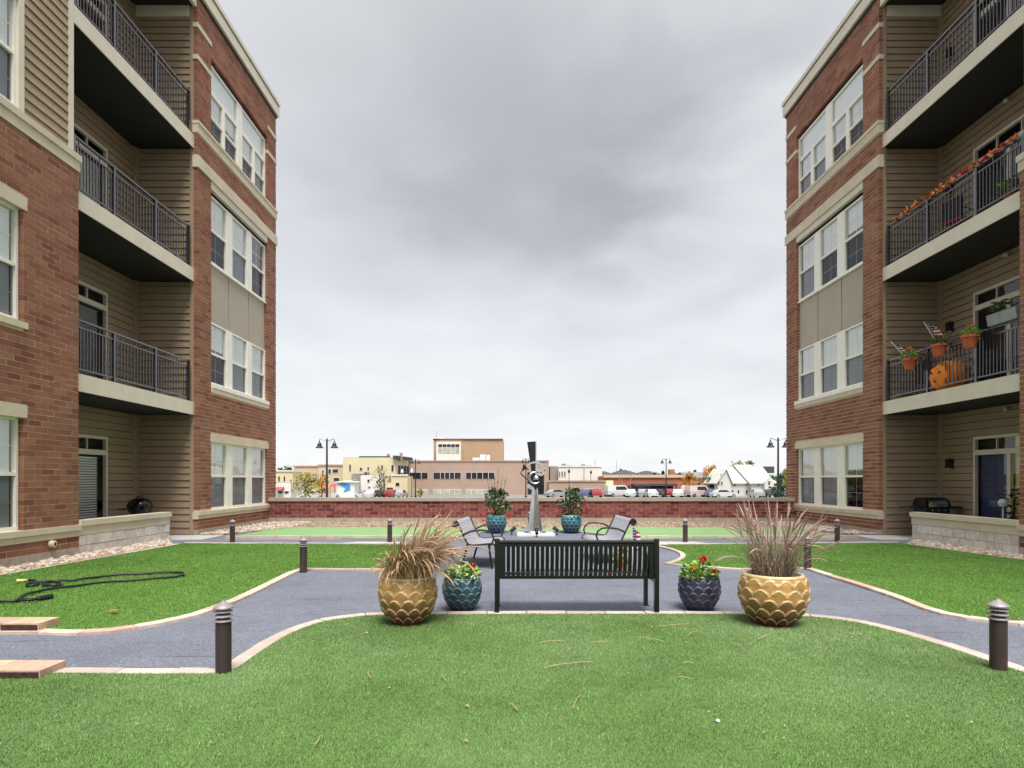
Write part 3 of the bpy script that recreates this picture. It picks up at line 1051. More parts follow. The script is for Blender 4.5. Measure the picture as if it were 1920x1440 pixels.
    for a, b in wwin:
        band(a - .02, b + .06, 2.50, 2.72, -.012, 4, 'lintel')
        band(a - .02, b + .06, 6.01, 6.23, -.012, 4, 'lintel')
        band(a - .02, b + .06, 4.00, 4.11, -.03, 4, 'sill')

    # bay windows: three units with wide mullions on floors one to three
    U = [(Ya + .02, Ya + 1.10), (Ya + 1.42, Ya + 2.50), (Ya + 2.80, Ya + 3.88)]
    kinds = {0: ['full'] * 3, 1: ['half', 'full', 'full'], 2: ['half', 'full', 'none']} if s < 0 else {0: ['half', 'full', 'full'], 1: ['full', 'full', 'full'], 2: ['half', 'half', 'full']}
    for fl, (z0, z1) in enumerate(((.62, 2.50), (4.10, 5.84), (7.45, 9.34))):
        for i, (a, b) in enumerate(U):
            window(a, b, z0, z1, .08, kinds[fl][i])
        for a, b in ((U[0][1], U[1][0]), (U[1][1], U[2][0])):
            fb('mullion', m_winframe, .072, .15, a, b, z0, z1)
        fb('jamb_board', m_winframe, .075, .15, U[2][1] + .001, Yb, z0, z1)
        fb('jamb_board', m_winframe, .075, .15, Ya, U[0][0] - .001, z0, z1)
    fb('head_shadow_strip', m_dark, .11, .16, Ya, Yb, 9.342, 9.46)  # dark strip stands in for the shadow above the sashes
    # infill panels between floors two and three
    cs = [Ya, (U[0][1] + U[1][0]) / 2, (U[1][1] + U[2][0]) / 2, Yb]
    fb('panel_backing', m_gapdark, .125, .16, Ya, Yb, 5.84, 7.45)
    for a, b in zip(cs, cs[1:]):
        fb('infill_panel', m_panel, .10, .124, a + .022, b - .022, 5.86, 7.405)
    fb('drip_cap', m_winframe, .03, .12, Ya, Yb - .02, 7.41, 7.448)
    # floor four: two pairs, each under one wide transom light
    for a, b in ((Ya + .02, Ya + 1.80), (Ya + 2.10, Ya + 3.88)):
        m_ = (a + b) / 2
        for p, q in ((a, m_ - .035), (m_ + .035, b)):
            window(p, q, 10.90, 12.20, .08, 'full' if random.random() < .75 else 'half', True)
        fb('mullion', m_winframe, .075, .15, m_ - .035, m_ + .035, 10.90, 12.20)
        g = MB()
        g.box(X(.08), X(.16), a, a + .05, 12.2, 12.96); g.box(X(.08), X(.16), b - .05, b, 12.2, 12.96)
        g.box(X(.081), X(.16), a + .05, b - .05, 12.2, 12.27); g.box(X(.081), X(.16), a + .05, b - .05, 12.90, 12.96)
        w = g.build('transom_window', m_winframe, root)
        fb('pane', m_glass, .12, .126, a + .05, b - .05, 12.27, 12.90, w)
        fb('blind', m_blind, .15, .155, a + .06, b - .06, 12.24, 12.93, w)
    fb('mullion', m_winframe, .07, .15, Ya + 1.80, Ya + 2.10, 10.9, 12.96)
    fb('jamb_board', m_winframe, .075, .15, Ya + 3.881, Yb, 10.9, 12.96)
    fb('head_shadow_strip', m_dark, .11, .16, Ya, Yb, 12.962, 13.10)  # dark strip painted in for the shadow beneath the reveal head
    # wing windows
    for a, b in wwin:
        m_ = (a + b) / 2
        for z0, z1, d in ((.60, 2.50, .08), (4.11, 6.01, .08), (7.68, 9.55, .11), (11.18, 13.05, .11)):
            window(a + .02, m_ - .04, z0, z1, d, 'full'); window(m_ + .04, b - .02, z0, z1, d, 'full')
            fb('mullion', m_winframe, d - .005, d + .07, m_ - .04, m_ + .04, z0, z1)
        for z0, z1 in ((7.68, 9.55), (11.18, 13.05)):
            fb('window_trim', m_trim, .07, .13, a - .10, a + .02, z0 - .06, z1 + .1)
            fb('window_trim', m_trim, .07, .13, b - .02, b + .10, z0 - .06, z1 + .1)
            fb('window_trim', m_trim, .07, .13, a + .02, b - .02, z1, z1 + .1)
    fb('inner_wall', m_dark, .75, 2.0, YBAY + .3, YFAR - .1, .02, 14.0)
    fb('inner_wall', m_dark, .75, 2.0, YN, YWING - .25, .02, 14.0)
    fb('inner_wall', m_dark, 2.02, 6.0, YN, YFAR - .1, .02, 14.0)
    fb('gable_wall', m_mortar, .17, 6.0, YFAR - .09, YFAR - .001, -1.6, 14.2)

    # ---------- lap siding
    wedge = {}

    def board(d0, y0, d1, y1, z, h, face):
        """one clapboard; face 'x' looks at the courtyard (plane d0), face 'y' looks towards the camera (plane y0)"""
        L_ = (y1 - y0) if face == 'x' else (d1 - d0)
        k = (face, round(L_, 3), round(h, 3))
        me = wedge.get(k)
        if me is None:
            g = MB()
            t0, t1 = .030, .004
            if face == 'x':
                pr = [(0, 0), (-t0, 0), (-t1, h), (0, h)]
                vs = [(s * p, yy, q) for yy in (-L_ / 2, L_ / 2) for p, q in pr]
            else:
                pr = [(0, 0), (-t0, 0), (-t1, h), (0, h)]
                vs = [(xx, p, q) for xx in (-L_ / 2, L_ / 2) for p, q in pr]
            g.add(vs, [(0, 1, 2, 3), (7, 6, 5, 4), (0, 4, 5, 1), (1, 5, 6, 2), (2, 6, 7, 3), (3, 7, 4, 0)])
            me = g.mesh(m_siding, name='siding_board'); wedge[k] = me
        loc = (X(d0), (y0 + y1) / 2, z) if face == 'x' else (X((d0 + d1) / 2), y0, z)
        link(bpy.data.objects.new('siding_board', me), root, loc)
    EX = 0.178
    DB = 1.61
    fb('siding_backing', m_sback, .125, DB + .1, YBAY + .042, YBAY + .14, 0.01, 14.0)
    g = MB()
    for a, b, c, d in panels(YWING + .06, YBAY + .04, 0.01, 14.0, [(12.86, 14.94, 3.5 * f_ + .015, 3.5 * f_ + 2.49) for f_ in range(4)]):
        g.box(X(DB + .03), X(DB + .12), a, b, c, d)
    g.build('siding_backing', m_sback, root)
    fb('siding_backing', m_sback, .12, DB + .1, YWING - .10, YWING + .045, 0.01, 14.0)
    fb('corner_board', m_siding, .10, .20, YBAY - .004, YBAY + .04, 0.02, 13.9)
    fb('corner_board', m_siding, DB - .05, DB + .02, YBAY + .005, YBAY + .041, 0.02, 13.9)
    fb('corner_board', m_siding, DB - .004, DB + .03, YBAY - .07, YBAY + .004, 0.02, 13.9)
    for fl in range(4):
        z = 3.5 * fl + 0.02
        top = 3.5 * fl + (3.16 if fl < 3 else 3.38)
        while z < top - .02:
            h = min(EX - .013, top - z)
            board(.203, YBAY + .04, DB - .053, 0, z, h, 'y')
            if z < 3.5 * fl + 2.5:
                board(DB + .028, YWING + .05, 0, 12.84, z, h, 'x'); board(DB + .028, 14.96, 0, YBAY - .075, z, h, 'x')
            else:
                board(DB + .028, YWING + .05, 0, YBAY - .075, z, h, 'x')
            z += EX
    # wing siding on floors three and four
    z = 7.64
    fb('siding_backing', m_sback, .122, .2, YN, YWING - .11, 7.38, 14.2) if False else None
    g = MB()
    for a, b, c, d in panels(YN, YWING - .02, 7.40, 14.2, [(a + .02, b - .02, z0, z1) for a, b in wwin for z0, z1 in ((7.68, 9.55), (11.18, 13.05))]):
        g.box(X(.122), X(.2), a, b, c, d)
    g.build('siding_backing', m_sback, root)
    while z < 14.1:
        h = EX - .013
        gaps = [(a - .1, b + .1) for a, b in wwin if any(z0 - .1 < z + .09 < z1 + .1 for z0, z1 in ((7.68, 9.55), (11.18, 13.05)))]
        y = YN
        for a, b in sorted(gaps) + [(YWING - .13, 99)]:
            if a - y > .05: board(.122, y, 0, a, z, h, 'x')
            y = b
        z += EX
    fb('corner_board', m_trim, .092, .16, YWING - .13, YWING + .004, 7.62, 14.19)
    fb('stone_band', m_stone, -.02, .12, YN, 9.9, 7.30, 7.49); fb('stone_band', m_stone, -.02, .12, 9.906, YWING + .02, 7.30, 7.49)
    fb('sill', m_stone, -.05, .14, YN, YWING + .03, 7.49, 7.61)

    # ---------- balconies
    for fl in (1, 2, 3):
        z = 3.5 * fl
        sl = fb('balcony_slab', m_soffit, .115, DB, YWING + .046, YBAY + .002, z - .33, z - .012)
        fb('fascia', m_trim, .09, .114, YWING + .01, YBAY + .0, z - .34, z, sl)
        fb('deck', m_slab, .116, DB, YWING + .047, YBAY - .005, z - .0115, z + .002, sl)
        d0 = .16
        g = MB()
        y0, y1 = YWING + .06, 15.99
        g.box(X(d0 - .025), X(d0 + .025), y0, y1, z + 1.03, z + 1.07)
        g.box(X(d0 - .015), X(d0 + .015), y0, y1, z + .90, z + .93)
        g.box(X(d0 - .015), X(d0 + .015), y0, y1, z + .09, z + .12)
        rl = g.build('railing', m_rail, root)
        posts = [YWING + .09, 12.94, 14.45, 15.96]
        for p in posts:
            fb('post', m_rail, d0 - .029, d0 + .029, p - .03, p + .03, z, z + 1.085, rl)
        for a, b in zip(posts, posts[1:]):
            n = 12
            for i in range(1, n + 1):
                yy = a + (b - a) * i / (n + 1)
                fb('baluster', m_rail, d0 - .009, d0 + .009, yy - .009, yy + .009, z + .12, z + .90, rl)
        for i, yy in enumerate((11.9, 12.5, 13.2, 13.7, 14.2, 14.9, 15.4)):
            fb('baluster', m_rail, d0 - .009, d0 + .009, yy - .009, yy + .009, z + .93, z + 1.03, rl)
    # top ceiling over the recess
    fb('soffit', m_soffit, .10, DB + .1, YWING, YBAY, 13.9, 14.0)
    fb('frieze', m_trim, .21, DB, YBAY - .02, YBAY + .036, 13.62, 13.9)
    fb('fascia', m_trim, .02, .10, YWING, YBAY, 13.86, 14.2)
    # patio doors
    for fl in range(4):
        z = 3.5 * fl
        y0, y1 = 12.85, 14.95
        d = DB - .01
        g = MB()
        g.box(X(d), X(d + .08), y0, y0 + .06, z + .02, z + 2.5); g.box(X(d), X(d + .08), y1 - .06, y1, z + .02, z + 2.5)
        g.box(X(d + .001), X(d + .08), y0 + .06, y1 - .06, z + 2.43, z + 2.5); g.box(X(d + .001), X(d + .08), y0 + .06, y1 - .06, z + 2.05, z + 2.17)
        ym = (y0 + y1) / 2
        g.box(X(d + .01), X(d + .08), ym - .05, ym + .05, z + .1, z + 2.05)
        g.box(X(d + .012), X(d + .08), y0 + .06, y1 - .06, z + .02, z + .1)
        for q in (y0 + .7, y1 - .7):
            g.box(X(d + .012), X(d + .06), q - .012, q + .012, z + 2.17, z + 2.43)
        dr = g.build('patio_door', m_trim, root)
        for i, (a, b) in enumerate(((y0 + .06, ym - .05), (ym + .05, y1 - .06))):
            fb('pane', m_doorglass, d + .045, d + .05, a, b, z + .1, z + 2.05, dr)
        fb('transom_pane', m_doorglass, d + .045, d + .05, y0 + .06, y1 - .06, z + 2.17, z + 2.43, dr)
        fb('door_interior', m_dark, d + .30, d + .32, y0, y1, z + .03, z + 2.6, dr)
        if s < 0 and fl in (0, 1):
            g = MB(); zz = z + .15
            while zz < z + 2.0:
                g.add([(X(d + .14), ym + .06, zz), (X(d + .14), y1 - .22, zz), (X(d + .10), y1 - .22, zz + .045), (X(d + .10), ym + .06, zz + .045)], [(0, 1, 2, 3)])
                zz += .06
            g.build('blind', m_blind if fl == 0 else m_greytrough, dr)
        elif s < 0 and fl == 2:
            for i in range(9):
                yy = ym + .06 + i * .10
                fb('curtain', m_curtain, d + .12, d + .13, yy, yy + .085, z + .12, z + 2.03, dr)
        elif s > 0 and fl == 0:
            fb('blue_reflection', m_bluerefl, d + .13, d + .14, ym + .06, y1 - .08, z + .12, z + 2.03, dr)  # blue sheet paints the reflection seen in the door glass
            fb('curtain', m_yellow, d + .12, d + .13, y0 + .07, ym - .06, z + .12, z + 2.43, dr)
        elif s > 0:
            for i in range(4):
                yy = y0 + .1 + i * .17
                fb('curtain', m_curtain, d + .12, d + .13, yy, yy + .13, z + .12, z + 2.03, dr)
    if s > 0:
        for fl in range(4):
            z = 3.5 * fl + 1.87
            l = fb('wall_lamp', m_blackmatte, DB - .10, DB + .01, 15.62, 15.78, z - .12, z + .12)
            fb('lamp_lens', m_lamp_glass, DB - .09, DB - .02, 15.64, 15.76, z - .135, z - .121, l)
            if fl < 3:
                g = MB(); g.lathe([(0, 0), (.05, .0), (.045, .05), (.02, .08), (0, .08)], 12, (X(DB - .06), 13.9, 3.5 * fl + 3.02))
                g.build('sprinkler_head', m_white, root)
    else:
        g = MB()
        g.tube([(X(-.012), 10.93, .31), (X(-.09), 10.93, .31)], .062, 14); g.tube([(X(-.09), 10.93, .31), (X(-.10), 10.93, .31)], [.045, .04], 14)
        v_ = g.build('wall_vent', m_stone, root)
        g = MB(); g.tube([(X(-.099), 10.93, .31), (X(-.104), 10.93, .31)], .028, 12); g.build('vent_opening', m_dark, v_)

    # ---------- low patio wall of split faced block
    pw = fb('patio_wall', m_mortar, .012, .15, YWING + .02, 14.77, 0, .40)
    for r in range(2):
        n = 8
        L_ = (14.78 - YWING - .02) / n
        off = r * L_ / 2
        a = YWING + .02
        edges = [a] + [a + off + i * L_ for i in range(1 - r, n + 1)]
        edges = sorted({round(min(e, 14.78), 4) for e in edges})
        for p, q in zip(edges, edges[1:]):
            if q - p < .05: continue
            j = random.uniform(-.006, .006)
            fb('block', m_block, round(j, 3), .16, p + .006, q - .006, r * .195 + .008, r * .195 + .19, pw)
    for i in range(2):
        a, b = YWING + .02 + i * 1.56, YWING + .02 + (i + 1) * 1.56 - .006
        fb('stone_band', m_stone, -.005, .165, a, b, .395, .57, pw)
        fb('wall_cap', m_stone, -.04, .20, a, b + .02 * i, .571, .68, pw)

    # ---------- cornice and roof
    for a, b in ((YBAY - .08, YFAR + .09), (YN, YBAY - .086)):
        fb('cornice', m_trim, -.09, .20, a, b, 14.20, 14.52)
        fb('cornice', m_gapdark, -.07, .20, a + .02, b - .02, 14.521, 14.575)
        fb('flashing', m_trim, -.12, .22, a - .01, b + .02, 14.576, 14.70)
    fb('roof', m_gapdark, .21, 6.0, YN, YFAR, 14.25, 14.5)
    fb('cornice_shadow_strip', m_gapdark, -.03, .15, YBAY - .02, YFAR + .03, 14.12, 14.198)  # dark strip added as the painted shadow under the cornice
    return root


apt_l = apartment(-1, XL, 'brick and beige siding apartment building left of the courtyard, with a kettle grill patio')
apt_r = apartment(1, XR, 'brick and beige siding apartment building right of the courtyard, its balconies decorated with flowers')

# ------------------------------------------------------------------ low brick wall closing the courtyard
bw = thing('brick_wall', 'low dark red brick wall with pale stone cap across the courtyard end', 'wall', (0.7, YWALL, 0), local=False)
bx('mortar_core', m_mortar, bw, -XL - .02, XR + .02, YWALL + .008, YWALL + .24, .10, .732)
bx('foundation', m_found, bw, -XL, XR, YWALL - .02, YWALL + .25, 0, .163)
for r in range(5):
    off = -(r % 2) * .155
    x = -XL + off
    while x < XR:
        a, b = max(x, -XL), min(x + .314, XR)
        if b - a > .05:
            j = random.uniform(-.003, .003)
            bx('brick', m_rbrick, bw, a, b, YWALL + round(j, 3), YWALL + .1, .166 + r * .113, .166 + r * .113 + .100)
        x += .325
n = 12
for i in range(n):
    a, b = -XL + (XL + XR) * i / n, -XL + (XL + XR) * (i + 1) / n
    bx('cap_stone', m_capw, bw, a + .003, b - .003, YWALL - .045, YWALL + .30, .734, .85)


# ------------------------------------------------------------------ bollard lights
def make_bollard():
    t = thing('bollard_light', '', 'bollard', (0, 0, 0), group='brown bollard lights')
    g = MB(); g.lathe([(.056, .0), (.056, .395), (.05, .40)], 20); g.build('post', m_bollard, t, at=(0, 0, 0), smooth=False)
    g = MB(); g.lathe([(.040, .395), (.040, .51)], 16); g.build('lamp', m_dark, t, at=(0, 0, .395))
    for k in range(3):
        z = .405 + k * .034
        g = MB(); g.lathe([(.043, z + .014), (.066, z), (.066, z + .006), (.045, z + .020)], 20); g.build('louvre', m_bollcap, t, at=(0, 0, z))
    g = MB(); g.lathe([(.03, .498), (.070, .500), (.070, .510), (.058, .522), (.0, .560)], 20); g.build('cap', m_bollcap, t, at=(0, 0, .50))
    return t


boll = [(413, 1271, 'brown bollard light on the near left turf corner beside the stone step'),
        (1882, 1266, 'brown bollard light on the near right turf edge at the picture edge'),
        (567, 1074, 'brown bollard light at the corner of the left side turf'),
        (1517, 1069, 'brown bollard light at the right turf corner behind the upright grass pot'),
        (730, 1017, 'brown bollard light by the back path, left of the left mesh bench'),
        (1286, 1017, 'brown bollard light by the back path, right of the right mesh bench'),
        (434, 1020, 'brown bollard light by the left brick bay and its pebble bed'),
        (1572, 1018, 'brown bollard light by the right brick bay near the patio wall'),
        (997, 999, 'brown bollard light standing behind the steel sculpture')]
b0 = make_bollard()
for i, (x, y, lb) in enumerate(boll):
    o = b0 if i == 0 else copy_tree(b0)
    gx, gy = G(x, y)
    if i == 8: gx, gy = 0.57, 17.45
    o.location = (gx, gy + .05, 0.0); o['label'] = lb


# ------------------------------------------------------------------ benches
def front_bench():
    t = thing('slat_bench', 'black metal slat bench seen from behind, between the potted plants', 'bench', (0.717, 6.58, 0.0))
    W = 1.76
    prof = [(0.0, .765), (.012, .60), (.035, .47), (.07, .415), (.12, .395), (.30, .402), (.48, .42), (.535, .40), (.55, .36)]
    g = MB()
    hw, th = .019, .006
    vs, fs = [], []
    for i, (y, z) in enumerate(prof):
        a = prof[max(0, i - 1)]; b = prof[min(len(prof) - 1, i + 1)]
        ty, tz = b[0] - a[0], b[1] - a[1]
        l = math.hypot(ty, tz); ny, nz = -tz / l * th, ty / l * th
        vs += [(-hw, y - ny, z - nz), (hw, y - ny, z - nz), (hw, y + ny, z + nz), (-hw, y + ny, z + nz)]
    for i in range(len(prof) - 1):
        for k in range(4):
            fs.append((i * 4 + k, i * 4 + (k + 1) % 4, i * 4 + 4 + (k + 1) % 4, i * 4 + 4 + k))
    fs += [(3, 2, 1, 0), tuple(range(len(vs) - 4, len(vs)))]
    g.add(vs, fs)
    me = g.mesh(m_bench, name='slat')
    n = 31
    for i in range(n):
        link(bpy.data.objects.new('slat', me), t, (-W / 2 + .095 + (W - .19) * i / (n - 1), 0.005, 0))
    g = MB(); g.tube([(-W / 2 + .02, 0, .785), (W / 2 - .02, 0, .785)], .021, 10); g.box(-W / 2 + .03, W / 2 - .03, -.006, .012, .735, .775)
    g.build('top_rail', m_bench, t)
    g = MB(); g.box(-W / 2 + .04, W / 2 - .04, .022, .05, .385, .42); g.build('back_rail', m_bench, t)
    g = MB(); g.box(-W / 2 + .04, W / 2 - .04, .50, .53, .355, .385); g.build('seat_rail', m_bench, t)
    for sx in (-1, 1):
        x = sx * (W / 2 - .025)
        g = MB()
        g.box(x - .024, x + .024, -.028, .028, 0, .79)
        g.box(x - sx * .024, x - sx * .075, -.004, .012, .39, .775)
        g.lathe([(.026, 0), (.033, .012), (.026, .03), (0, .036)], 12, (x, 0, .79))
        g.build('rear_leg', m_bench, t)
        g = MB(); g.box(x - .022, x + .022, .50, .545, 0, .60); g.build('front_leg', m_bench, t)
        g = MB(); g.tube([(x, .0, .60), (x, .25, .62), (x, .48, .62), (x, .56, .585), (x, .565, .54)], .02, 8); g.build('armrest', m_bench, t)
        g = MB(); g.box(x - .018, x + .018, .03, .50, .345, .385); g.build('seat_support', m_bench, t)
        for yy in (0, .522):
            g = MB(); g.box(x - .035, x + .035, yy - .04, yy + .04, 0, .012); g.build('foot', m_bench, t)


front_bench()


def mesh_bench(label, loc, rz):
    t = thing('mesh_bench', label, 'bench', (loc[0], loc[1], 0), rz, group='mesh benches by the sculpture')
    t.scale = (.92, .92, .95)
    W = 1.36
    prof = []
    for a in np.linspace(200, 20, 8):
        prof.append((.46 + .05 * math.cos(math.radians(a)) * -1 + .02, .375 + .05 * math.sin(math.radians(a)) * 1.0))
    prof = [(.555, .335), (.560, .375), (.535, .42), (.49, .435), (.38, .425), (.25, .41), (.12, .405), (.06, .43), (.02, .50), (-.03, .60), (-.08, .70), (-.11, .77)]
    c = (-.165, .765)
    for a in np.linspace(10, 300, 12):
        prof.append((c[0] + .055 * math.cos(math.radians(a)), c[1] + .055 * math.sin(math.radians(a))))
    g = MB()
    n = len(prof); vs = []
    for yy in (-W / 2, W / 2):
        vs += [(x, yy, z) for x, z in prof]
    g.add(vs, [(i, i + 1, n + i + 1, n + i) for i in range(n - 1)])
    o = g.build('seat_shell', m_mesh, t, smooth=True)
    for sy in (-1, 1):
        y = sy * W / 2
        g = MB(); g.tube([(x, y, z) for x, z in prof], .016, 8)
        g.tube([(c[0], y - .012, c[1]), (c[0], y + .012, c[1])], .05, 14)
        g.build('end_frame', m_black, t)
        g = MB(); g.tube([(-.02, y, .58), (.12, y, .645), (.30, y, .665), (.42, y, .655), (.50, y, .60), (.525, y, .52), (.50, y, .44)], .017, 8)
        g.build('armrest', m_black, t)
        for nm, q in (('front_leg', [(.44, y, .42), (.47, y, .2), (.50, y, .01)]), ('rear_leg', [(.06, y, .42), (0, y, .2), (-.06, y, .01)])):
            g = MB(); g.tube(q, .02, 8); g.build(nm, m_black, t)
    g = MB(); g.tube([(.10, -W / 2, .385), (.10, W / 2, .385)], .015, 6); g.tube([(.45, -W / 2, .395), (.45, W / 2, .395)], .015, 6)
    g.build('seat_support', m_black, t)


mesh_bench('grey mesh bench left of the sculpture, half behind drooping grass', (-.68, 10.65), math.radians(-6))
mesh_bench('grey mesh bench right of the sculpture, with a small flag behind its back', (1.93, 11.15), math.radians(180 + 3))


# ------------------------------------------------------------------ glazed pots
def pot_mesh(R, H, m, N=13, rows=5, n=156, mrows=64):
    th = np.arange(n) / n * 2 * PI
    v = np.linspace(0, 1, mrows)
    prof = np.interp(v, [0, .06, .25, .5, .68, .85, .96, 1.0], [.56, .62, .84, .985, 1.0, .955, .885, .87]) * R
    T, V = np.meshgrid(th, v)
    rh = 0.92 / rows
    best = np.full(T.shape, 99.0); tt = np.zeros(T.shape); duu = np.zeros(T.shape); found = np.zeros(T.shape, bool)
    for r in range(rows + 1):
        u = (T / (2 * PI) * N + 0.5 * (r % 2)) % 1.0 - 0.5
        top = (r + 1) * rh + 0.02
        archv = top - rh * 0.62 * np.abs(2 * u) ** 1.9
        hit = (~found) & (V <= archv)
        tt[hit] = ((archv - V) / rh)[hit]; duu[hit] = u[hit]; found |= hit
    ridge = np.where(found, np.clip(1.25 - tt / 0.15, 0, 1), 0)
    ridge[V > .965] = 1.0
    disp = np.where(found, .015 * (1 - np.clip(tt, 0, 1.3) / 1.3) * (0.55 + 0.45 * np.cos(duu * PI)) + .006 * (ridge > .4), 0)
    disp *= R / .33
    rr = prof[:, None] + disp * np.clip((1 - V) * 12, 0, 1)
    verts = np.stack([rr * np.cos(T), rr * np.sin(T), V * H], -1).reshape(-1, 3)
    k = len(verts)
    inner = []
    for f_, z in ((.80, 1.0), (.78, .97), (.80, .86), (0.0, .86)):
        inner.append(np.stack([R * f_ * np.cos(th), R * f_ * np.sin(th), np.full(n, z * H)], -1))
    verts = np.vstack([verts] + inner)
    R_ = mrows + 4
    idx = np.arange(R_ * n).reshape(R_, n)
    a = idx[:-1]; b = idx[1:]
    q = np.stack([a, np.roll(a, -1, 1), np.roll(b, -1, 1), b], -1).reshape(-1, 4)
    me = numpy_mesh('pot', verts, q, m)
    at = me.attributes.new('ridge', 'FLOAT', 'POINT')
    rd = np.zeros(len(verts), np.float32); rd[:k] = ridge.ravel(); rd[k:k + 2 * n] = 1.0
    at.data.foreach_set('value', rd)
    me.materials.append(m_soil)
    mi = np.zeros(len(q), np.int32); mi[-n:] = 1
    me.polygons.foreach_set('material_index', mi)
    me.polygons.foreach_set('use_smooth', np.ones(len(q), bool))
    return me


def pot(label, me, x, y, rz=0, group=None, z=0.0):
    o = bpy.data.objects.new('glazed_pot', me)
    link(o, None, (x, y, z)); o.rotation_euler = (0, 0, rz)
    return tag(o, label, 'pot', group)


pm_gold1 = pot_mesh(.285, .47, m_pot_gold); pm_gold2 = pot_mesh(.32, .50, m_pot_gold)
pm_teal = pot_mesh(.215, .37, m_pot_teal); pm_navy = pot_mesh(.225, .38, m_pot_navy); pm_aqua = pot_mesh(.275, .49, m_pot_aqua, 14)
pot('golden brown scale patterned pot under the drooping tan grass', pm_gold1, -1.02, 6.13, .3, 'scale patterned glazed pots', .028)
pot('golden brown scale patterned pot under the upright mauve grass', pm_gold2, 2.61, 6.08, .1, 'scale patterned glazed pots', .028)
pot('small teal scale patterned pot half hidden by the drooping grass', pm_teal, -.535, 6.88, .2, 'scale patterned glazed pots')
pot('small navy scale patterned pot with red flowers right of the bench', pm_navy, 2.125, 6.88, .5, 'scale patterned glazed pots')
pot('aqua glazed pot left of the steel sculpture', pm_aqua, -.37, 16.75, 0, 'scale patterned glazed pots')
pot('aqua glazed pot right of the steel sculpture', pm_aqua, 1.68, 16.75, .4, 'scale patterned glazed pots')


# ------------------------------------------------------------------ plants in the pots
def fountain_grass(label, x, y, z, n, bias, L0, L1, m, mp, plumes, lean, bend, side):
    """arching grass: every blade starts near upright and bends over along its length"""
    t = thing('ornamental_grass', label, 'grass', (x, y, z), group='ornamental grasses in the golden pots')

    def arc_pts(L_, az, th0, bnd, p0, k):
        pts = [Vector(p0)]
        d = Vector((math.cos(az), math.sin(az), 0))
        for i in range(k):
            u = (i + .5) / k
            th = th0 + bnd * u ** 1.6
            pts.append(pts[-1] + (d * math.sin(th) + Vector((0, 0, math.cos(th)))) * (L_ / k))
        return pts

    def pick():
        a = random.uniform(0, 2 * PI)
        r = random.random() ** .5 * .19
        v = Vector((math.cos(a), math.sin(a), 0)) * (.4 + r * 2.4) + Vector(bias)
        az = math.atan2(v.y, v.x) + random.gauss(0, .6)
        return (r * math.cos(a), r * math.sin(a), 0), az, ((.72 + .34 * math.cos(az)) if side else 1.0)
    g = MB()
    for i in range(n):
        p0, az, kk = pick()
        pts = arc_pts(kk * (L0 + (L1 - L0) * random.betavariate(2, 2)), az, abs(random.gauss(lean, .2)), random.uniform(*bend), p0, 8)
        w_ = Vector((random.gauss(0, .012), random.gauss(0, .012), random.gauss(0, .008)))
        pts = [p + w_ * math.sin(i * 1.3) for i, p in enumerate(pts)]
        if random.random() < .12: pts = pts[:5] + [pts[5] + Vector((random.gauss(0, .05), random.gauss(0, .05), -.06))]
        g.blade(pts, random.uniform(.0035, .007))
    g.build('grass_blades', m, t, at=(0, 0, 0), kind='stuff')
    for i in range(plumes):
        p0, az, kk = pick()
        pts = arc_pts(kk * random.uniform(L1 * .72, L1 * 1.12), az, abs(random.gauss(lean, .25)), random.uniform(bend[0], bend[1]) * .85, p0, 13)
        rs = []
        for k in range(14):
            u = k / 13
            rs.append(.0017 if u < .62 else (.002 + .0055 * math.sin(PI * min(1, (u - .62) / .38)) ** .7))
        g = MB(); g.tube(pts, rs, 5)
        for k in range(8, 13):
            for _ in range(7):
                d = Vector((random.gauss(0, 1), random.gauss(0, 1), random.gauss(0, 1))).normalized()
                p = pts[k].lerp(pts[min(13, k + 1)], random.random())
                g.leaf(p, d + (pts[k] - pts[k - 1]).normalized() * 1.1, (0, 0, 1), .03, .0026, 0)
        g.build('seed_plume', mp, t)


fountain_grass('tan ornamental grass drooping to the right over the pot rim', -1.02, 6.13, .43, 2600, (.62, -.12, 0), .24, .74, m_straw, m_plume, 130, .26, (.3, 3.2), 1)
fountain_grass('mauve brown ornamental grass standing upright in its pot', 2.61, 6.08, .46, 640, (-.06, 0, 0), .26, .76, m_straw2, m_plume2, 80, .26, (-.4, 1.9), 0)


def flower_plant(label, x, y, z, R, Hh, nl, blooms, mb=m_red, ml=m_leafbright, name='flowering_plant', size=.06):
    t = thing(name, label, 'plant', (x, y, z))
    g = MB()
    for i in range(nl):
        a = random.uniform(0, 2 * PI); r = R * random.random() ** .5
        h = Hh * random.uniform(.1, 1) * (1 - .5 * (r / R) ** 2)
        d = Vector((math.cos(a) * random.uniform(.3, 1), math.sin(a) * random.uniform(.3, 1), random.uniform(-.2, .8)))
        g.leaf((r * math.cos(a), r * math.sin(a), h), d, (random.gauss(0, .4), random.gauss(0, .4), 1), random.uniform(.6, 1.2) * size, random.uniform(.5, .9) * size)
    g.build('leaves', ml, t, at=(0, 0, 0), kind='stuff')
    for bxx, by, bz, br, bm in blooms:
        g = MB()
        for k in range(26):
            d = Vector((random.gauss(0, 1), random.gauss(0, 1), random.gauss(.4, .8))).normalized()
            g.leaf(Vector((bxx, by, bz)) + d * br * .35, d, (random.gauss(0, 1), random.gauss(0, 1), .3), br * .8, br * .7)
        g.build('flower', bm or mb, t)
        g = MB(); g.tube([(bxx * .6, by * .6, 0), (bxx, by, bz)], .004, 5); g.build('flower_stem', m_leaf, t)
    return t


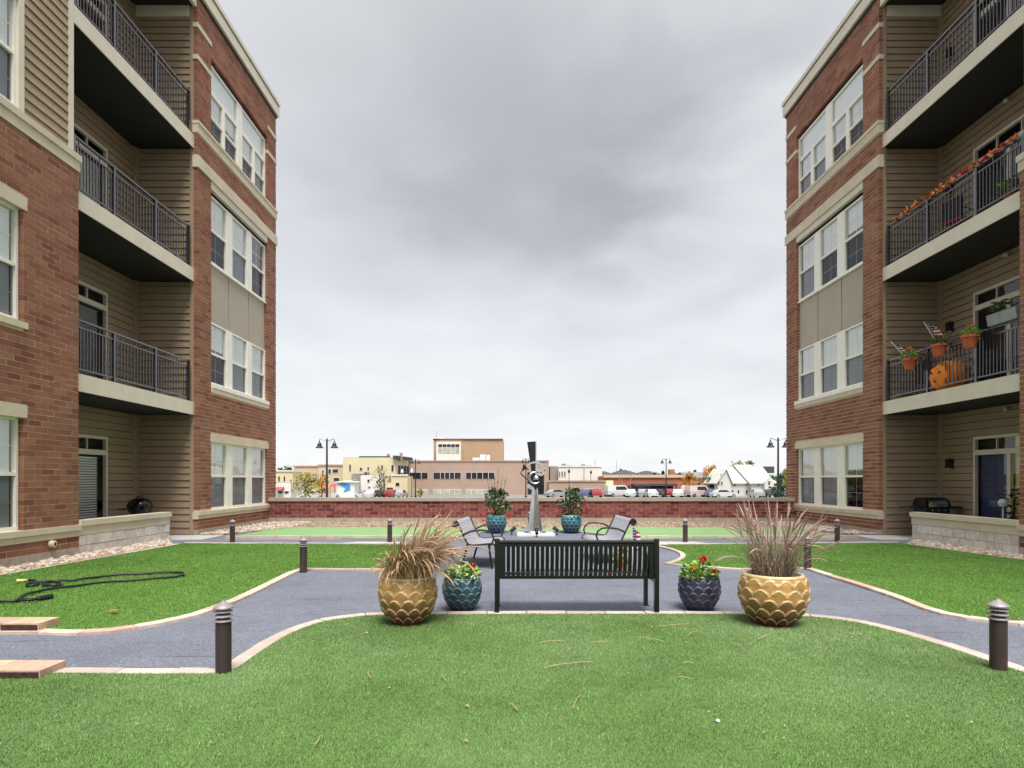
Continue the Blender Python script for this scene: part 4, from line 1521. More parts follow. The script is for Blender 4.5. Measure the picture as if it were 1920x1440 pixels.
flower_plant('bright green plant with red blooms in the navy pot', 2.125, 6.88, .33, .21, .20, 330,
             [(.03, -.05, .23, .05, None), (.10, -.12, .11, .042, None), (.15, -.12, .10, .038, None), (-.10, -.10, .16, .035, m_orange), (.06, .06, .22, .04, None)])
flower_plant('yellow green plant with a red bloom in the small teal pot', -.535, 6.88, .32, .19, .20, 300,
             [(.12, -.08, .17, .04, None), (.13, -.12, .06, .025, m_whitef), (-.05, -.1, .12, .02, m_whitef)])


def pot_shrub(label, x, y, z, tall, red):
    t = thing('potted_shrub', label, 'shrub', (x, y, z), group='leafy shrubs in the aqua pots')
    g = MB()
    for c in range(46):
        a = random.uniform(0, 2 * PI)
        h = random.uniform(-.02, .72)
        rr = (.36 * math.sin(PI * min(1, (h + .18) / .98)) ** .7) * random.uniform(.3, 1)
        cc = Vector((rr * math.cos(a), rr * math.sin(a), h))
        for k in range(20):
            d = Vector((random.gauss(0, 1), random.gauss(0, 1), random.gauss(.2, .9))).normalized()
            g.leaf(cc + d * .03, d, (random.gauss(0, 1), random.gauss(0, 1), 1), random.uniform(.06, .12), random.uniform(.035, .06))
    g.build('foliage', m_leafdark, t, at=(0, 0, 0), kind='stuff')
    for i in range(7):
        a = i * .9
        g = MB(); g.tube([(0, 0, -.06), (.1 * math.cos(a), .1 * math.sin(a), .3), (.2 * math.cos(a), .2 * math.sin(a), .6)], [.012, .008, .004], 5)
        g.build('stem', m_bark, t)
    for i in range(tall):
        a = random.uniform(0, 2 * PI)
        tx, ty, tz = .34 * (i / max(1, tall - 1) - .5) * 1.6, random.uniform(-.1, .1), random.uniform(1.0, 1.5)
        g = MB(); g.tube([(tx * .2, ty * .2, .2), (tx * .7, ty, .7), (tx, ty, tz)], [.008, .006, .003], 5)
        for k in range(22):
            u = random.uniform(.45, 1)
            d = Vector((random.gauss(0, 1), random.gauss(0, 1), random.gauss(.3, .6))).normalized()
            g.leaf(Vector((tx * u, ty * u, tz * u)), d, (0, 0, 1), random.uniform(.03, .07), .03)
        g.build('tall_stem', m_leafdark, t)
    for (a, b, c) in red:
        g = MB()
        for k in range(22):
            d = Vector((random.gauss(0, 1), random.gauss(0, 1), random.gauss(0, 1))).normalized()
            g.leaf(Vector((a, b, c)) + d * .04, d, (random.gauss(0, 1), 1, random.gauss(0, 1)), .05, .035)
        g.build('flower', m_red if c < .1 else m_pinkf, t)


pot_shrub('dark leafy shrub with tall bare shoots in the left aqua pot', -.37, 16.75, .44, 6, [(-.40, -.15, .02), (-.33, -.22, -.12), (.34, -.15, .02), (-.28, -.1, .14)])
pot_shrub('bushy dark leafy shrub without tall shoots in the right aqua pot', 1.68, 16.75, .44, 0, [(.36, -.1, .3), (-.32, -.15, .2)])


# ------------------------------------------------------------------ sculpture
def sculpture():
    X0, Y0, k = .66, 16.2, .0141
    t = thing('steel_sculpture', 'tall abstract stainless steel sculpture on a round base behind the bench', 'sculpture', (X0, Y0, 0))
    q = lambda x, y: ((x - 1003) * k, (1003 - y) * k)
    g = MB(); g.box(-.47, .5, -.42, .42, .0, .05); g.build('plinth', m_white, t)
    g = MB(); g.lathe([(.30, .05), (.30, .075), (.27, .11), (0, .11)], 32); g.build('base_plate', m_steel, t)
    # column: four concave faces, slightly twisted
    secs = [(.11, .21, .35), (.45, .17, .42), (.85, .125, .5), (1.32, .085, .6)]
    g = MB(); vs, fs = [], []
    for z, r, tw in secs:
        for i in range(8):
            a = tw + i * PI / 4
            rr = r if i % 2 == 0 else r * .62
            vs.append((rr * math.cos(a), rr * math.sin(a), z))
    for i in range(len(secs) - 1):
        for j in range(8):
            fs.append((i * 8 + j, i * 8 + (j + 1) % 8, i * 8 + 8 + (j + 1) % 8, i * 8 + 8 + j))
    fs.append(tuple(range(24, 32))); g.add(vs, fs); g.build('column', m_steel, t)
    g = MB(); g.prism_xz([q(*p) for p in ((989, 886), (1019, 886), (1019, 898), (1009, 913), (1003, 919), (989, 907))], -.10, .10); g.build('body', m_steel_dark, t)
    g = MB(); g.prism_xz([q(*p) for p in ((987.5, 908), (991, 907), (1001, 914), (1003, 921), (999, 920), (988, 914))], -.16, .14); g.build('wing_plate', m_steel, t)
    # C ring
    g = MB(); cx, cz = q(1003, 896)
    g.tube([(cx + .15 * math.cos(math.radians(a)), -.13, cz + .15 * math.sin(math.radians(a))) for a in range(75, 330, 15)], [.012 + .03 * math.sin(PI * i / 16) for i in range(17)], 8)
    g.build('ring', m_steel, t)
    g = MB(); g.lathe([(0, 0), (.075, .02), (.085, .07), (.05, .13), (0, .15)], 14, (cx + .03, -.10, cz - .07)); g.build('knot', m_steel, t)

    def band(name, pts, w, m, y):
        g = MB(); Q = smooth_line([q(*p) for p in pts], 5); n = len(Q); vs = []
        for i, (a, b) in enumerate(Q):
            p0, p1 = Q[max(0, i - 1)], Q[min(n - 1, i + 1)]
            tx, tz = p1[0] - p0[0], p1[1] - p0[1]; l = math.hypot(tx, tz) or 1
            ww = w * math.sin(PI * (0.08 + .84 * i / (n - 1)))
            vs += [(a - tz / l * ww / 2, y - .05, b + tx / l * ww / 2), (a + tz / l * ww / 2, y - .05, b - tx / l * ww / 2),
                   (a + tz / l * ww / 2, y + .05, b - tx / l * ww / 2), (a - tz / l * ww / 2, y + .05, b + tx / l * ww / 2)]
        fs = [(3, 2, 1, 0), tuple(range(4 * n - 4, 4 * n))]
        for i in range(n - 1):
            for j in range(4): fs.append((i * 4 + j, i * 4 + (j + 1) % 4, i * 4 + 4 + (j + 1) % 4, i * 4 + 4 + j))
        g.add(vs, fs); g.build(name, m, t)
    band('arc_band', [(986, 874), (995, 869), (1005, 867), (1013, 870), (1019, 876), (1021, 883)], .055, m_steel, -.02)
    band('arc_band', [(1021, 881), (1016, 890), (1006, 887), (1010, 883), (1022, 882)], .09, m_steel, -.12)
    band('arc_band', [(978, 884), (977, 888), (985, 896), (993, 902)], .03, m_steel_dark, .02)
    g = MB(); g.prism_xz([q(*p) for p in ((981.5, 869.5), (993, 882.5), (986, 879.5), (978, 885))], -.03, .03); g.build('fin', m_steel_dark, t)
    g = MB(); g.prism_xz([q(*p) for p in ((988.5, 829), (1004, 828), (1004, 887), (997, 887))], -.05, .05); g.build('blade', m_steel_dark, t)
    g = MB(); g.prism_xz([q(*p) for p in ((1004.2, 828), (1006, 828), (1006, 890), (1004.2, 890))], -.06, .07); g.build('blade_edge', m_steel, t)


sculpture()


def spot(label, x, y, rz):
    t = thing('spotlight', label, 'spotlight', (x, y, 0), rz, group='spotlights around the sculpture')
    g = MB(); g.lathe([(.035, 0), (.035, .015), (.014, .02), (.014, .11)], 10); g.build('stake', m_blackmatte, t)
    g = MB(); g.tube([(-.03, 0, .10), (.05, 0, .16), (.10, 0, .19)], [.045, .05, .056], 12); hd = g.build('lamp_head', m_blackmatte, t)
    g = MB(); g.tube([(.1005, 0, .1905), (.103, 0, .192)], .046, 12); g.build('lens', m_lamp_glass, hd)


spot('black spotlight left of the sculpture base', .05, 16.15, .3)
spot('black spotlight right of the sculpture base', 1.25, 16.25, PI - .3)
spot('black spotlight in front of the sculpture base', .68, 15.55, PI / 2)

# ------------------------------------------------------------------ stone steps at the left edge
stp = thing('stone_step', 'long yellowish stone kerb block on the near turf at the left edge', 'stone block', (-3.6, 4.52, 0), local=False)
for i in range(4):
    x1 = -3.37 - i * .36
    g = MB(); g.box(x1 - .352, x1, 4.40, 4.66, .0, .083)
    sb = g.build('stone', m_step, stp)
    bx('rough_face', m_stepdark, sb, x1 - .35, x1 - .012, 4.388, 4.3995, .002, .072)
stp = thing('stone_step', 'long pinkish stone kerb block on the left side turf corner', 'stone block', (-4.7, 5.9, 0), local=False)
for i in range(4):
    x1 = -4.44 - i * .36
    g = MB(); g.box(x1 - .352, x1, 5.78, 6.05, .0, .098)
    sb = g.build('stone', m_step, stp)
    bx('rough_face', m_stepdark, sb, x1 - .35, x1 - .012, 5.768, 5.7795, .002, .085)

# ------------------------------------------------------------------ garden hose
hz = thing('garden_hose', 'dark garden hose with a yellow nozzle looped on the left turf', 'hose', (*G(150, 1090), .03), local=False)


def ground_path(pts, z): return [(*G(x, y, .03), z) for x, y in pts]


hp = [(185, 690), (238, 694), (262, 708), (232, 724), (180, 726), (205, 708), (330, 699), (398, 705), (405, 717), (360, 727), (300, 724), (292, 712), (330, 700),
      (420, 692), (500, 688), (590, 677), (700, 662), (850, 650), (1000, 642), (1150, 635), (1225, 638), (1240, 648), (1228, 658), (1150, 668), (1000, 682), (800, 695), (600, 715),
      (450, 735), (300, 755), (200, 780), (150, 800), (128, 820), (100, 832), (0, 838), (-90, 842)]
line = smooth_line([G(x / 3.6, 900 + y / 3.6, .03) for x, y in hp], 5)
g = MB(); g.tube([(x, y, .058 + .004 * math.sin(i * .7)) for i, (x, y) in enumerate(line)], .016, 7); g.build('hose_tube', m_hose, hz, at=tuple(hz.location), smooth=True)
g = MB(); g.tube(ground_path([(51, 1092), (44, 1093), (31, 1094)], .062), [.016, .022, .028], 8); g.build('nozzle', m_nozzle, hz)
line = smooth_line([G(x / 3.6, 900 + y / 3.6, .03) for x, y in ((118, 829), (200, 828), (260, 819), (300, 812), (352, 803))], 5)
g = MB(); g.tube([(x, y, .063) for x, y in line], [.018] * (len(line) // 2) + [.03] * (len(line) - len(line) // 2), 8); g.build('hose_end', m_hose, hz)

# ------------------------------------------------------------------ litter on the turf
lit = [(1060, 1245, 1110, 1241), (1020, 1252, 1062, 1244), (1208, 1195, 1245, 1203), (1200, 1212, 1210, 1216), (1105, 1203, 1140, 1203), (1288, 1191, 1310, 1183),
       (1370, 1205, 1392, 1214), (955, 1318, 970, 1332), (1074, 1328, 1088, 1303), (1082, 1325, 1084, 1332), (828, 1263, 838, 1276), (690, 1258, 696, 1272),
       (1010, 1205, 1058, 1201), (1270, 1269, 1300, 1273), (1280, 1243, 1302, 1244), (902, 1226, 904, 1236), (589, 1396, 600, 1380), (1235, 1174, 1290, 1170), (1420, 1198, 1440, 1190)]
for x0, y0, x1, y1 in lit:
    a, b = G(x0, y0, .05), G(x1, y1, .05)
    mx_, my_ = (a[0] + b[0]) / 2, (a[1] + b[1]) / 2
    g = MB()
    pts = [(a[0], a[1], .05), (mx_ + random.uniform(-.02, .02), my_ + random.uniform(-.02, .02), .058), (b[0], b[1], .051)]
    g.tube(smooth_line(pts, 3), .0024, 4)
    tag(g.build('straw_blade', m_plume), 'dry pale grass stalk lying on the front turf', 'grass stalk', 'dry grass stalks on the front turf')
x, y = G(1346, 1349, .05)
g = MB(); g.lathe([(0, 0), (.012, .003), (.0135, .009), (.007, .016), (0, .018)], 8, (x, y, .035)); tag(g.build('white_pebble', m_white), 'small white pebble on the right of the front turf', 'pebble')
x, y = G(200, 1147, .05)
g = MB()
for k in range(3): g.leaf((x + .03 * k, y, .052), (1, .3 - .3 * k, .2), (0, 0, 1), .09, .06)
tag(g.build('fallen_leaf', m_orange), 'orange fallen leaf on the left side turf', 'leaf')

# fine debris: pale clippings and dark specks scattered over turf and path
def debris(name, polys, n, m, z, size):
    g = MB()
    for poly, k in polys:
        xs = [p[0] for p in poly]; ys = [p[1] for p in poly]
        X = rng.uniform(min(xs), max(xs), k * 4); Y = rng.uniform(min(ys), max(ys), k * 4)
        ok = inside(poly, X, Y) & (Y > 2.8)
        for x, y in list(zip(X[ok], Y[ok]))[:k]:
            a = random.uniform(0, PI); l = size * random.uniform(.4, 1.6) * (.6 + .09 * y)
            g.leaf((x, y, z), (math.cos(a), math.sin(a), random.uniform(-.1, .25)), (0, 0, 1), l, l * random.uniform(.25, .8), .1)
    g.build(name, m, kind='stuff')


path_poly = [(-8, 4.6), (9.5, 4.6), (9.5, 13.4), (-8, 13.4)]
debris('turf_litter', [(front_poly, 120), (left_lawn, 130), (right_lawn, 150)], 0, m_plume2, .047, .022)
debris('turf_litter', [(front_poly, 40), (left_lawn, 40), (right_lawn, 40)], 0, m_bark, .046, .018)
debris('path_litter', [(path_poly, 420)], 0, m_plume2, .006, .013)
debris('path_litter', [(path_poly, 260)], 0, m_bark, .006, .016)

# small flag and flowers behind the right mesh bench
def flag(label, base, top, w, h, along, group='small flags'):
    """base and top: ends of the stick; cloth hangs from the upper part, along is its fly direction (kept roughly horizontal)"""
    base, top = Vector(base), Vector(top)
    t = thing('stick_flag', label, 'flag', tuple(base), local=False, group=group)
    g = MB(); g.tube([base, top], .006, 6); g.build('stick', m_white, t)
    al = Vector(along).normalized()
    n = 9
    vs, fs = [], []
    for i in range(n):
        u = i / (n - 1)
        for j in range(2):
            p = top - (top - base).normalized() * (h * (1 - j)) + al * (w * u) + Vector((0, .03 * math.sin(u * 7), -.35 * w * u * u))
            vs.append(tuple(p))
    for i in range(n - 1): fs.append((2 * i, 2 * i + 2, 2 * i + 3, 2 * i + 1))
    g = MB(); g.add(vs, fs)
    g.build('flag_cloth', m_flag, t)


flag('small striped flag on a stick behind the right mesh bench', (2.02, 10.05, .0), (2.00, 10.05, .68), .16, .34, (.9, 0, -.4))
flower_plant('small clump of orange flowers behind the right mesh bench', 1.84, 10.1, .12, .12, .14, 60, [(0, -.05, .20, .05, m_orange), (.08, -.05, .16, .04, m_orange), (-.07, 0, .15, .04, m_orange)], m_orange)
o = MB(); o.lathe([(.08, 0), (.11, .15), (.12, .15), (.12, .17), (.10, .17), (.09, .14), (0, .14)], 18, (1.84, 10.1, 0)); tag(o.build('flower_pot', m_terra), 'terracotta flower pot behind the right mesh bench', 'pot')


# ------------------------------------------------------------------ patio and balcony furnishings
def kettle_grill():
    t = thing('kettle_grill', 'black kettle charcoal grill behind the left patio wall', 'grill', (-9.20, 15.25, .012))
    g = MB(); g.lathe([(0, .55), (.12, .55), (.24, .64), (.285, .78), (.285, .80)], 28); g.build('bowl', m_porcelain, t, smooth=True)
    g = MB(); g.lathe([(.292, .795), (.285, .83), (.23, .93), (.12, .985), (0, 1.0)], 28); ld = g.build('lid', m_porcelain, t, smooth=True)
    g = MB(); g.tube([(-.08, 0, .985), (-.07, 0, 1.035), (.07, 0, 1.035), (.08, 0, .985)], .012, 6); g.build('handle', m_blackmatte, ld)
    for a in (90, 210, 330):
        c, s_ = math.cos(math.radians(a)), math.sin(math.radians(a))
        g = MB(); g.tube([(.16 * c, .16 * s_, .58), (.28 * c, .28 * s_, .0)], .014, 6); g.build('leg', m_blackmatte, t)
    g = MB(); g.box(-.50, -.30, -.12, .12, .70, .72); g.build('side_shelf', m_blackmatte, t)


kettle_grill()


def gas_grill():
    t = thing('gas_grill', 'black and chrome gas grill with side shelves behind the right patio wall', 'grill', (10.58, 15.40, .012))
    g = MB(); g.box(-.30, .30, -.20, .20, .08, .62); g.build('cart', m_blackmatte, t)
    g = MB(); g.box(-.30, .30, -.24, .24, .62, .76); g.build('firebox', m_blackmatte, t)
    g = MB()
    pr = [(-.25, .76), (-.25, .84), (-.20, .94), (-.08, 1.00), (.10, 1.00), (.22, .92), (.25, .78)]
    g.prism_yz(pr, -.31, .31); ld = g.build('lid', m_porcelain, t)
    g = MB(); g.add([(-.24, -.2535, .775), (.24, -.2535, .775), (.24, -.2535, .838), (-.24, -.2535, .838), (.22, -.213, .925), (-.22, -.213, .925)], [(0, 1, 2, 3), (3, 2, 4, 5)]); g.build('lid_panel', m_chrome, ld)
    g = MB(); g.tube([(-.22, -.275, .85), (-.22, -.305, .86), (.22, -.305, .86), (.22, -.275, .85)], .012, 6); g.build('lid_handle', m_chrome, ld)
    for sx in (-1, 1):
        g = MB(); g.box(sx * .31, sx * .66, -.2, .2, .74, .78); g.build('side_shelf', m_blackmatte, t)
    for dx in (-.15, 0, .15):
        g = MB(); g.tube([(dx, -.24, .69), (dx, -.275, .69)], .025, 10); g.build('knob', m_chrome, t)
    for sx in (-1, 1):
        g = MB(); g.tube([(sx * .22 - .02, -.15, .08), (sx * .22 + .02, -.15, .08)], .08, 14); g.build('wheel', m_tyre, t)


gas_grill()


def leafy(label, x, y, z, R, Hh, n, ml, name='potted_plant', size=.12, potm=None, ph=.3, cat='plant'):
    t = thing(name, label, cat, (x, y, z))
    if potm:
        g = MB(); g.lathe([(R * .45, 0), (R * .6, ph * .9), (R * .64, ph * .9), (R * .64, ph), (R * .5, ph), (0, ph * .9)], 18); g.build('pot', potm, t)
    g = MB()
    for i in range(n):
        a = random.uniform(0, 2 * PI); r = R * random.random() ** .6; h = ph + Hh * random.random()
        d = Vector((math.cos(a), math.sin(a), random.uniform(-.4, .7)))
        g.leaf((r * .8 * math.cos(a), r * .8 * math.sin(a), h), d, (0, 0, 1), size * random.uniform(.6, 1.2), size * .55)
    g.build('leaves', ml, t, at=(0, 0, 0), kind='stuff')
    g = MB(); g.tube([(0, 0, ph * .9), (0, 0, ph + Hh * .7)], .012, 5); g.build('stem', m_bark, t)


leafy('tall dark green potted plant by the patio door with the blue reflection', 10.95, 13.35, .012, .26, .75, 170, m_leafdark, size=.16, potm=m_white, ph=.45)
t = MB(); t.lathe([(0, 0), (.07, .02), (.10, .10), (.06, .17), (0, .18)], 12, (10.68, 13.28, .86)); t.tube([(10.68, 13.28, .012), (10.68, 13.28, .87)], .018, 6)
tag(t.build('garden_stake', m_cloth), 'white bell topped garden stake beside the dark green patio plant', 'garden stake')


def rail_pot(label, x, y, z, lab2, fm):
    t = thing('hanging_pot', label, 'pot', (x, y, z), group='terracotta pots hooked on the second balcony rail')
    g = MB(); g.lathe([(.10, 0), (.145, .22), (.17, .22), (.17, .27), (.14, .27), (.13, .23), (0, .23)], 22); g.build('pot_body', m_terra, t)
    g = MB(); g.tube([(.16, 0, .25), (.25, 0, .30), (.27, 0, .27)], .008, 5); g.build('hook', m_blackmatte, t)
    flower_plant(lab2, x, y, z + .23, .15, .22, 80, [(random.uniform(-.1, .1), random.uniform(-.1, .1), random.uniform(.2, .3), .035, fm) for _ in range(4)],
                 ml=m_leafbright if fm is not m_pinkf else m_leaf, size=.09)


rail_pot('terracotta pot on the balcony rail, farthest of three, beside a flag', 9.62, 14.76, 4.10, 'yellow green plant in the farthest rail pot', m_orange)
rail_pot('terracotta pot on the balcony rail above the orange pumpkin', 9.62, 13.75, 4.22, 'green plant with pink blooms in the rail pot above the pumpkin', m_pinkf)
rail_pot('terracotta pot on the balcony rail, nearest of three', 9.62, 12.82, 4.20, 'yellow green plant in the nearest rail pot', m_orange)
flag('small striped flag leaning left from the farthest rail pot', (9.62, 14.80, 4.33), (9.18, 14.8, 4.80), .34, .26, (.9, 0, -.25))
flag('small striped flag leaning left from the rail pot above the pumpkin', (9.66, 13.80, 4.45), (9.24, 13.7, 4.98), .42, .30, (.9, 0, -.2))


def pumpkin():
    t = thing('pumpkin_decoration', 'large orange pumpkin decoration with dark face on the second balcony floor', 'pumpkin', (10.12, 14.1, 3.503))
    th = np.arange(40) / 40 * 2 * PI; g = MB(); vs, fs = [], []
    prof = [(.02, .02), (.2, .0), (.33, .12), (.38, .32), (.34, .52), (.2, .66), (.05, .64)]
    for r, z in prof:
        for a in th:
            rr = r * (1 - .10 * abs(math.sin(a * 5)) ** .6 + .05)
            vs.append((rr * math.cos(a), rr * math.sin(a), z))
    for i in range(len(prof) - 1):
        for k in range(40): fs.append((i * 40 + k, i * 40 + (k + 1) % 40, (i + 1) * 40 + (k + 1) % 40, (i + 1) * 40 + k))
    g.add(vs, fs); g.build('shell', m_pumpkin, t, smooth=True)
    g = MB(); g.tube([(0, 0, .62), (.02, 0, .72), (.06, 0, .78)], [.04, .03, .025], 7); g.build('stalk', m_leaf, t)
    for yy, zz, w in ((-.14, .40, .06), (.12, .42, .06), (0.0, .22, .12)):
        g = MB(); g.tube([(-.34, yy, zz), (-.372, yy, zz)], [w * .5, w * .35], 3); g.build('face_patch', m_blackmatte, t)


pumpkin()
leafy('dark green leafy plant with red leaves beside the balcony pumpkin', 10.15, 13.3, 3.503, .2, .35, 70, m_leaf, size=.14, potm=m_blackmatte, ph=.25)


def patio_chair(label, x, y, z, rz, cm):
    t = thing('patio_chair', label, 'chair', (x, y, z), rz, group='balcony chairs')
    g = MB(); g.box(-.24, .24, -.24, .24, .40, .45); g.build('seat', cm, t)
    g = MB(); g.box(-.24, .24, .20, .25, .47, .90); g.build('backrest', m_blackmatte, t)
    for sx in (-1, 1):
        for sy in (-1, 1):
            g = MB(); g.tube([(sx * .22, sy * .22, 0), (sx * .22, sy * .22, .40 if sy < 0 else .88)], .014, 6); g.build('leg', m_blackmatte, t)
        g = MB(); g.tube([(sx * .25, -.22, .40), (sx * .25, -.2, .62), (sx * .25, .22, .64)], .014, 6); g.build('armrest', m_blackmatte, t)


m_redcush = mat('red_cushion', lin(170, 40, 70), 0.8)
patio_chair('patio chair with a crimson seat on the third floor right balcony', 10.4, 14.2, 7.003, PI / 2 + .3, m_redcush)
patio_chair('black patio chair on the second floor right balcony corner', 10.6, 15.4, 3.503, PI / 2, m_blackmatte)

tr = thing('planter_trough', 'grey trough planter on the second balcony rail at the right edge', 'planter', (9.85, 12.15, 4.572))
g = MB(); g.prism_xz([(-.10, 0), (.10, 0), (.14, .22), (-.14, .22)], -.36, .36); g.build('trough', m_greytrough, tr)
leafy('trailing green plant growing in the grey trough planter', 9.85, 12.2, 4.79, .22, .2, 90, m_leafdark, size=.12, ph=.0)


def garland():
    t = thing('leaf_garland', 'orange autumn leaf garland along the third floor right balcony rail', 'garland', (9.85, 13.8, 8.07), local=False)
    g = MB(); g.tube([(9.83, 11.9 + i * .2, 8.085 + .01 * math.sin(i)) for i in range(21)], .008, 5); g.build('garland_vine', m_bark, t)
    yy = 11.95
    while yy < 15.85:
        g = MB()
        for k in range(13):
            d = Vector((random.gauss(0, 1), random.gauss(0, 1), random.gauss(.2, .7))).normalized()
            g.leaf(Vector((9.83 + random.gauss(0, .03), yy + random.gauss(0, .045), 8.10 + random.gauss(0, .02))), d, (random.gauss(0, 1), random.gauss(0, 1), 1), .10, .08)
        g.build('leaf_cluster', m_orange if random.random() < .9 else m_red, t)
        yy += random.uniform(.18, .38)


garland()
leafy('green potted plant on the third floor right balcony near the wing', 10.1, 12.35, 7.003, .24, .30, 120, m_leafbright, size=.14, potm=m_terra, ph=.22)


# ------------------------------------------------------------------ street lamps beyond the wall
def make_lamp():
    t = thing('street_lamp', '', 'street lamp', (0, 0, 0), group='double bell street lamps beyond the wall')
    H = 6.35
    g = MB(); g.lathe([(.20, 0), (.20, .5), (.10, .6), (.085, 3.2), (.07, H), (.09, H + .02), (.05, H + .14), (0, H + .18)], 12); g.build('pole', m_black, t)
    for sx in (-1, 1):
        g = MB(); g.tube([(0, 0, H - .1), (sx * .25, 0, H - .02), (sx * .48, 0, H + .1), (sx * .60, 0, H + .10), (sx * .62, 0, H - .05)], .025, 6); g.build('arm', m_black, t)
        g = MB(); g.lathe([(.0, -.02), (.04, -.02), (.07, -.14), (.16, -.26), (.18, -.42), (.33, -.58), (.33, -.61), (.0, -.60)][::-1], 16, (sx * .62, 0, H - .03)); hd = g.build('lamp_bell', m_black, t)
        g = MB(); g.lathe([(.2, -.63), (.2, -.612)], 12, (sx * .62, 0, H - .03)); g.build('lens', m_lamp_glass, hd)
    return t


l0 = make_lamp()
for i, (x, z, rz, lb) in enumerate(((613, 51, 0, 'double bell street lamp before the cream building, tallest on the left'),
                                    (1459, 50, 0, 'double bell street lamp partly hidden by the right apartment building'),
                                    (1249, 98, 0, 'double bell street lamp in front of the long red brick building'),
                                    (779, 100, .5, 'double bell street lamp at the corner of the brown office block'),
                                    (986, 97, .7, 'street lamp whose bell shows just left of the sculpture blade'))):
    o = l0 if i == 0 else copy_tree(l0)
    o.location = ((x - CX) * z / F, z, -1.6); o.rotation_euler = (0, 0, rz); o['label'] = lb


def make_post_lamp(mg):
    t = thing('post_lamp', '', 'street lamp', (0, 0, 0), group='small single post lamps beyond the wall')
    g = MB(); g.lathe([(.12, 0), (.12, .3), (.05, .4), (.045, 4.2)], 8); g.build('pole', m_black, t)
    g = MB(); g.lathe([(.06, 4.2), (.2, 4.35), (.22, 4.6), (.1, 4.85), (.03, 5.0), (0, 5.05)], 10); g.build('globe', mg, t)
    return t


p0 = make_post_lamp(m_black)
p1 = make_post_lamp(m_white)
for src, lst in ((p0, ((1067, 105, 0, 'black post lamp in front of the white building, nearer the office block'), (1108, 118, 0, 'black post lamp in front of the plain wall of the white building'))),
                 (p1, ((772, 104, 0, 'white globe post lamp beside the street lamp at the office corner'), (754, 108, .3, 'white globe post lamp before the yellow corner building')))):
    for i, (x, z, rz, lb) in enumerate(lst):
        o = src if i == 0 else copy_tree(src)
        o.location = ((x - CX) * z / F, z, -1.6); o['label'] = lb


# ------------------------------------------------------------------ buildings of the town
m_cream = mat('town_cream', lin(214, 200, 160), 0.9, n=(.4, .92, 1.05))
m_paleyel = mat('town_pale_yellow', lin(212, 202, 166), 0.9, n=(.35, .9, 1.06))
m_peach = mat('town_peach', lin(200, 180, 154), 0.9, n=(.4, .92, 1.05))
m_offwhite = mat('town_offwhite', lin(222, 216, 208), 0.9, n=(.4, .94, 1.04))
m_brown = mat('town_brown_brick', lin(172, 148, 132), 0.9, n=(.3, .94, 1.05), n2=(6, .95, 1.05))
m_tan = mat('town_tan_brick', lin(176, 146, 118), 0.9, n=(.3, .94, 1.05))
m_greyb = mat('town_grey', lin(150, 144, 134), 0.9, n=(.4, .85, 1.1))
m_redb = mat('town_red_brick', lin(172, 104, 84), 0.9, n=(.4, .9, 1.08))
m_roof = mat('town_dark_roof', lin(74, 74, 80), 0.9, n=(.6, .85, 1.1))
m_roofgrey = mat('town_grey_roof', lin(128, 130, 132), 0.9, n=(.6, .9, 1.1))
m_metalroof = mat('town_white_metal_roof', lin(212, 212, 202), 0.5, n=(.5, .96, 1.03))
m_whitehouse = mat('town_white_siding', lin(206, 206, 198), 0.8, n=(.5, .94, 1.04))
m_wdark = mat('town_window', lin(34, 36, 42), 0.12, n=(.7, .6, 1.4))
m_wlight = mat('town_window_light', lin(176, 176, 160), 0.2, n=(1.2, .7, 1.2))
m_awnred = mat('town_awning_red', lin(168, 74, 76), 0.8)
m_blue = mat('town_blue', lin(70, 150, 206), 0.6)
GZ = -1.6


def bldg(name, label, x0, x1, ytop, z, depth, m, wins=(), ybot=None, roofm=None, cat='building', parapet=None):
    """box building whose front face spans photo columns x0..x1 at distance z; wins: (x0,x1,y0,y1,material)"""
    a, b = P(x0, ytop, z), P(x1, ytop, z)
    t = thing(name, label, cat, ((a[0] + b[0]) / 2, z + depth / 2, GZ), local=False)
    bx('wall', m, t, a[0], b[0], z, z + depth, GZ, a[2])
    bx('roof', roofm or m_roofgrey, t, a[0] + .25, b[0] - .25, z + .25, z + depth - .25, a[2], a[2] + .06)
    if parapet:
        bx('cornice', parapet, t, a[0] - .12, b[0] + .12, z - .14, z + .24, a[2] + .062, a[2] + .32)
    for w in wins:
        windo(t, z, *w)
    return t


def windo(t, z, x0, x1, y0, y1, m=None, fm=None):
    a, b = P(x0, y0, z), P(x1, y1, z)
    w = bx('window', fm or m_offwhite, t, a[0] - .06, b[0] + .06, z - .06, z - .001, b[2] - .08, a[2] + .06)
    bx('pane', m or m_wdark, w, a[0], b[0], z - .08, z - .061, b[2], a[2])
    return w


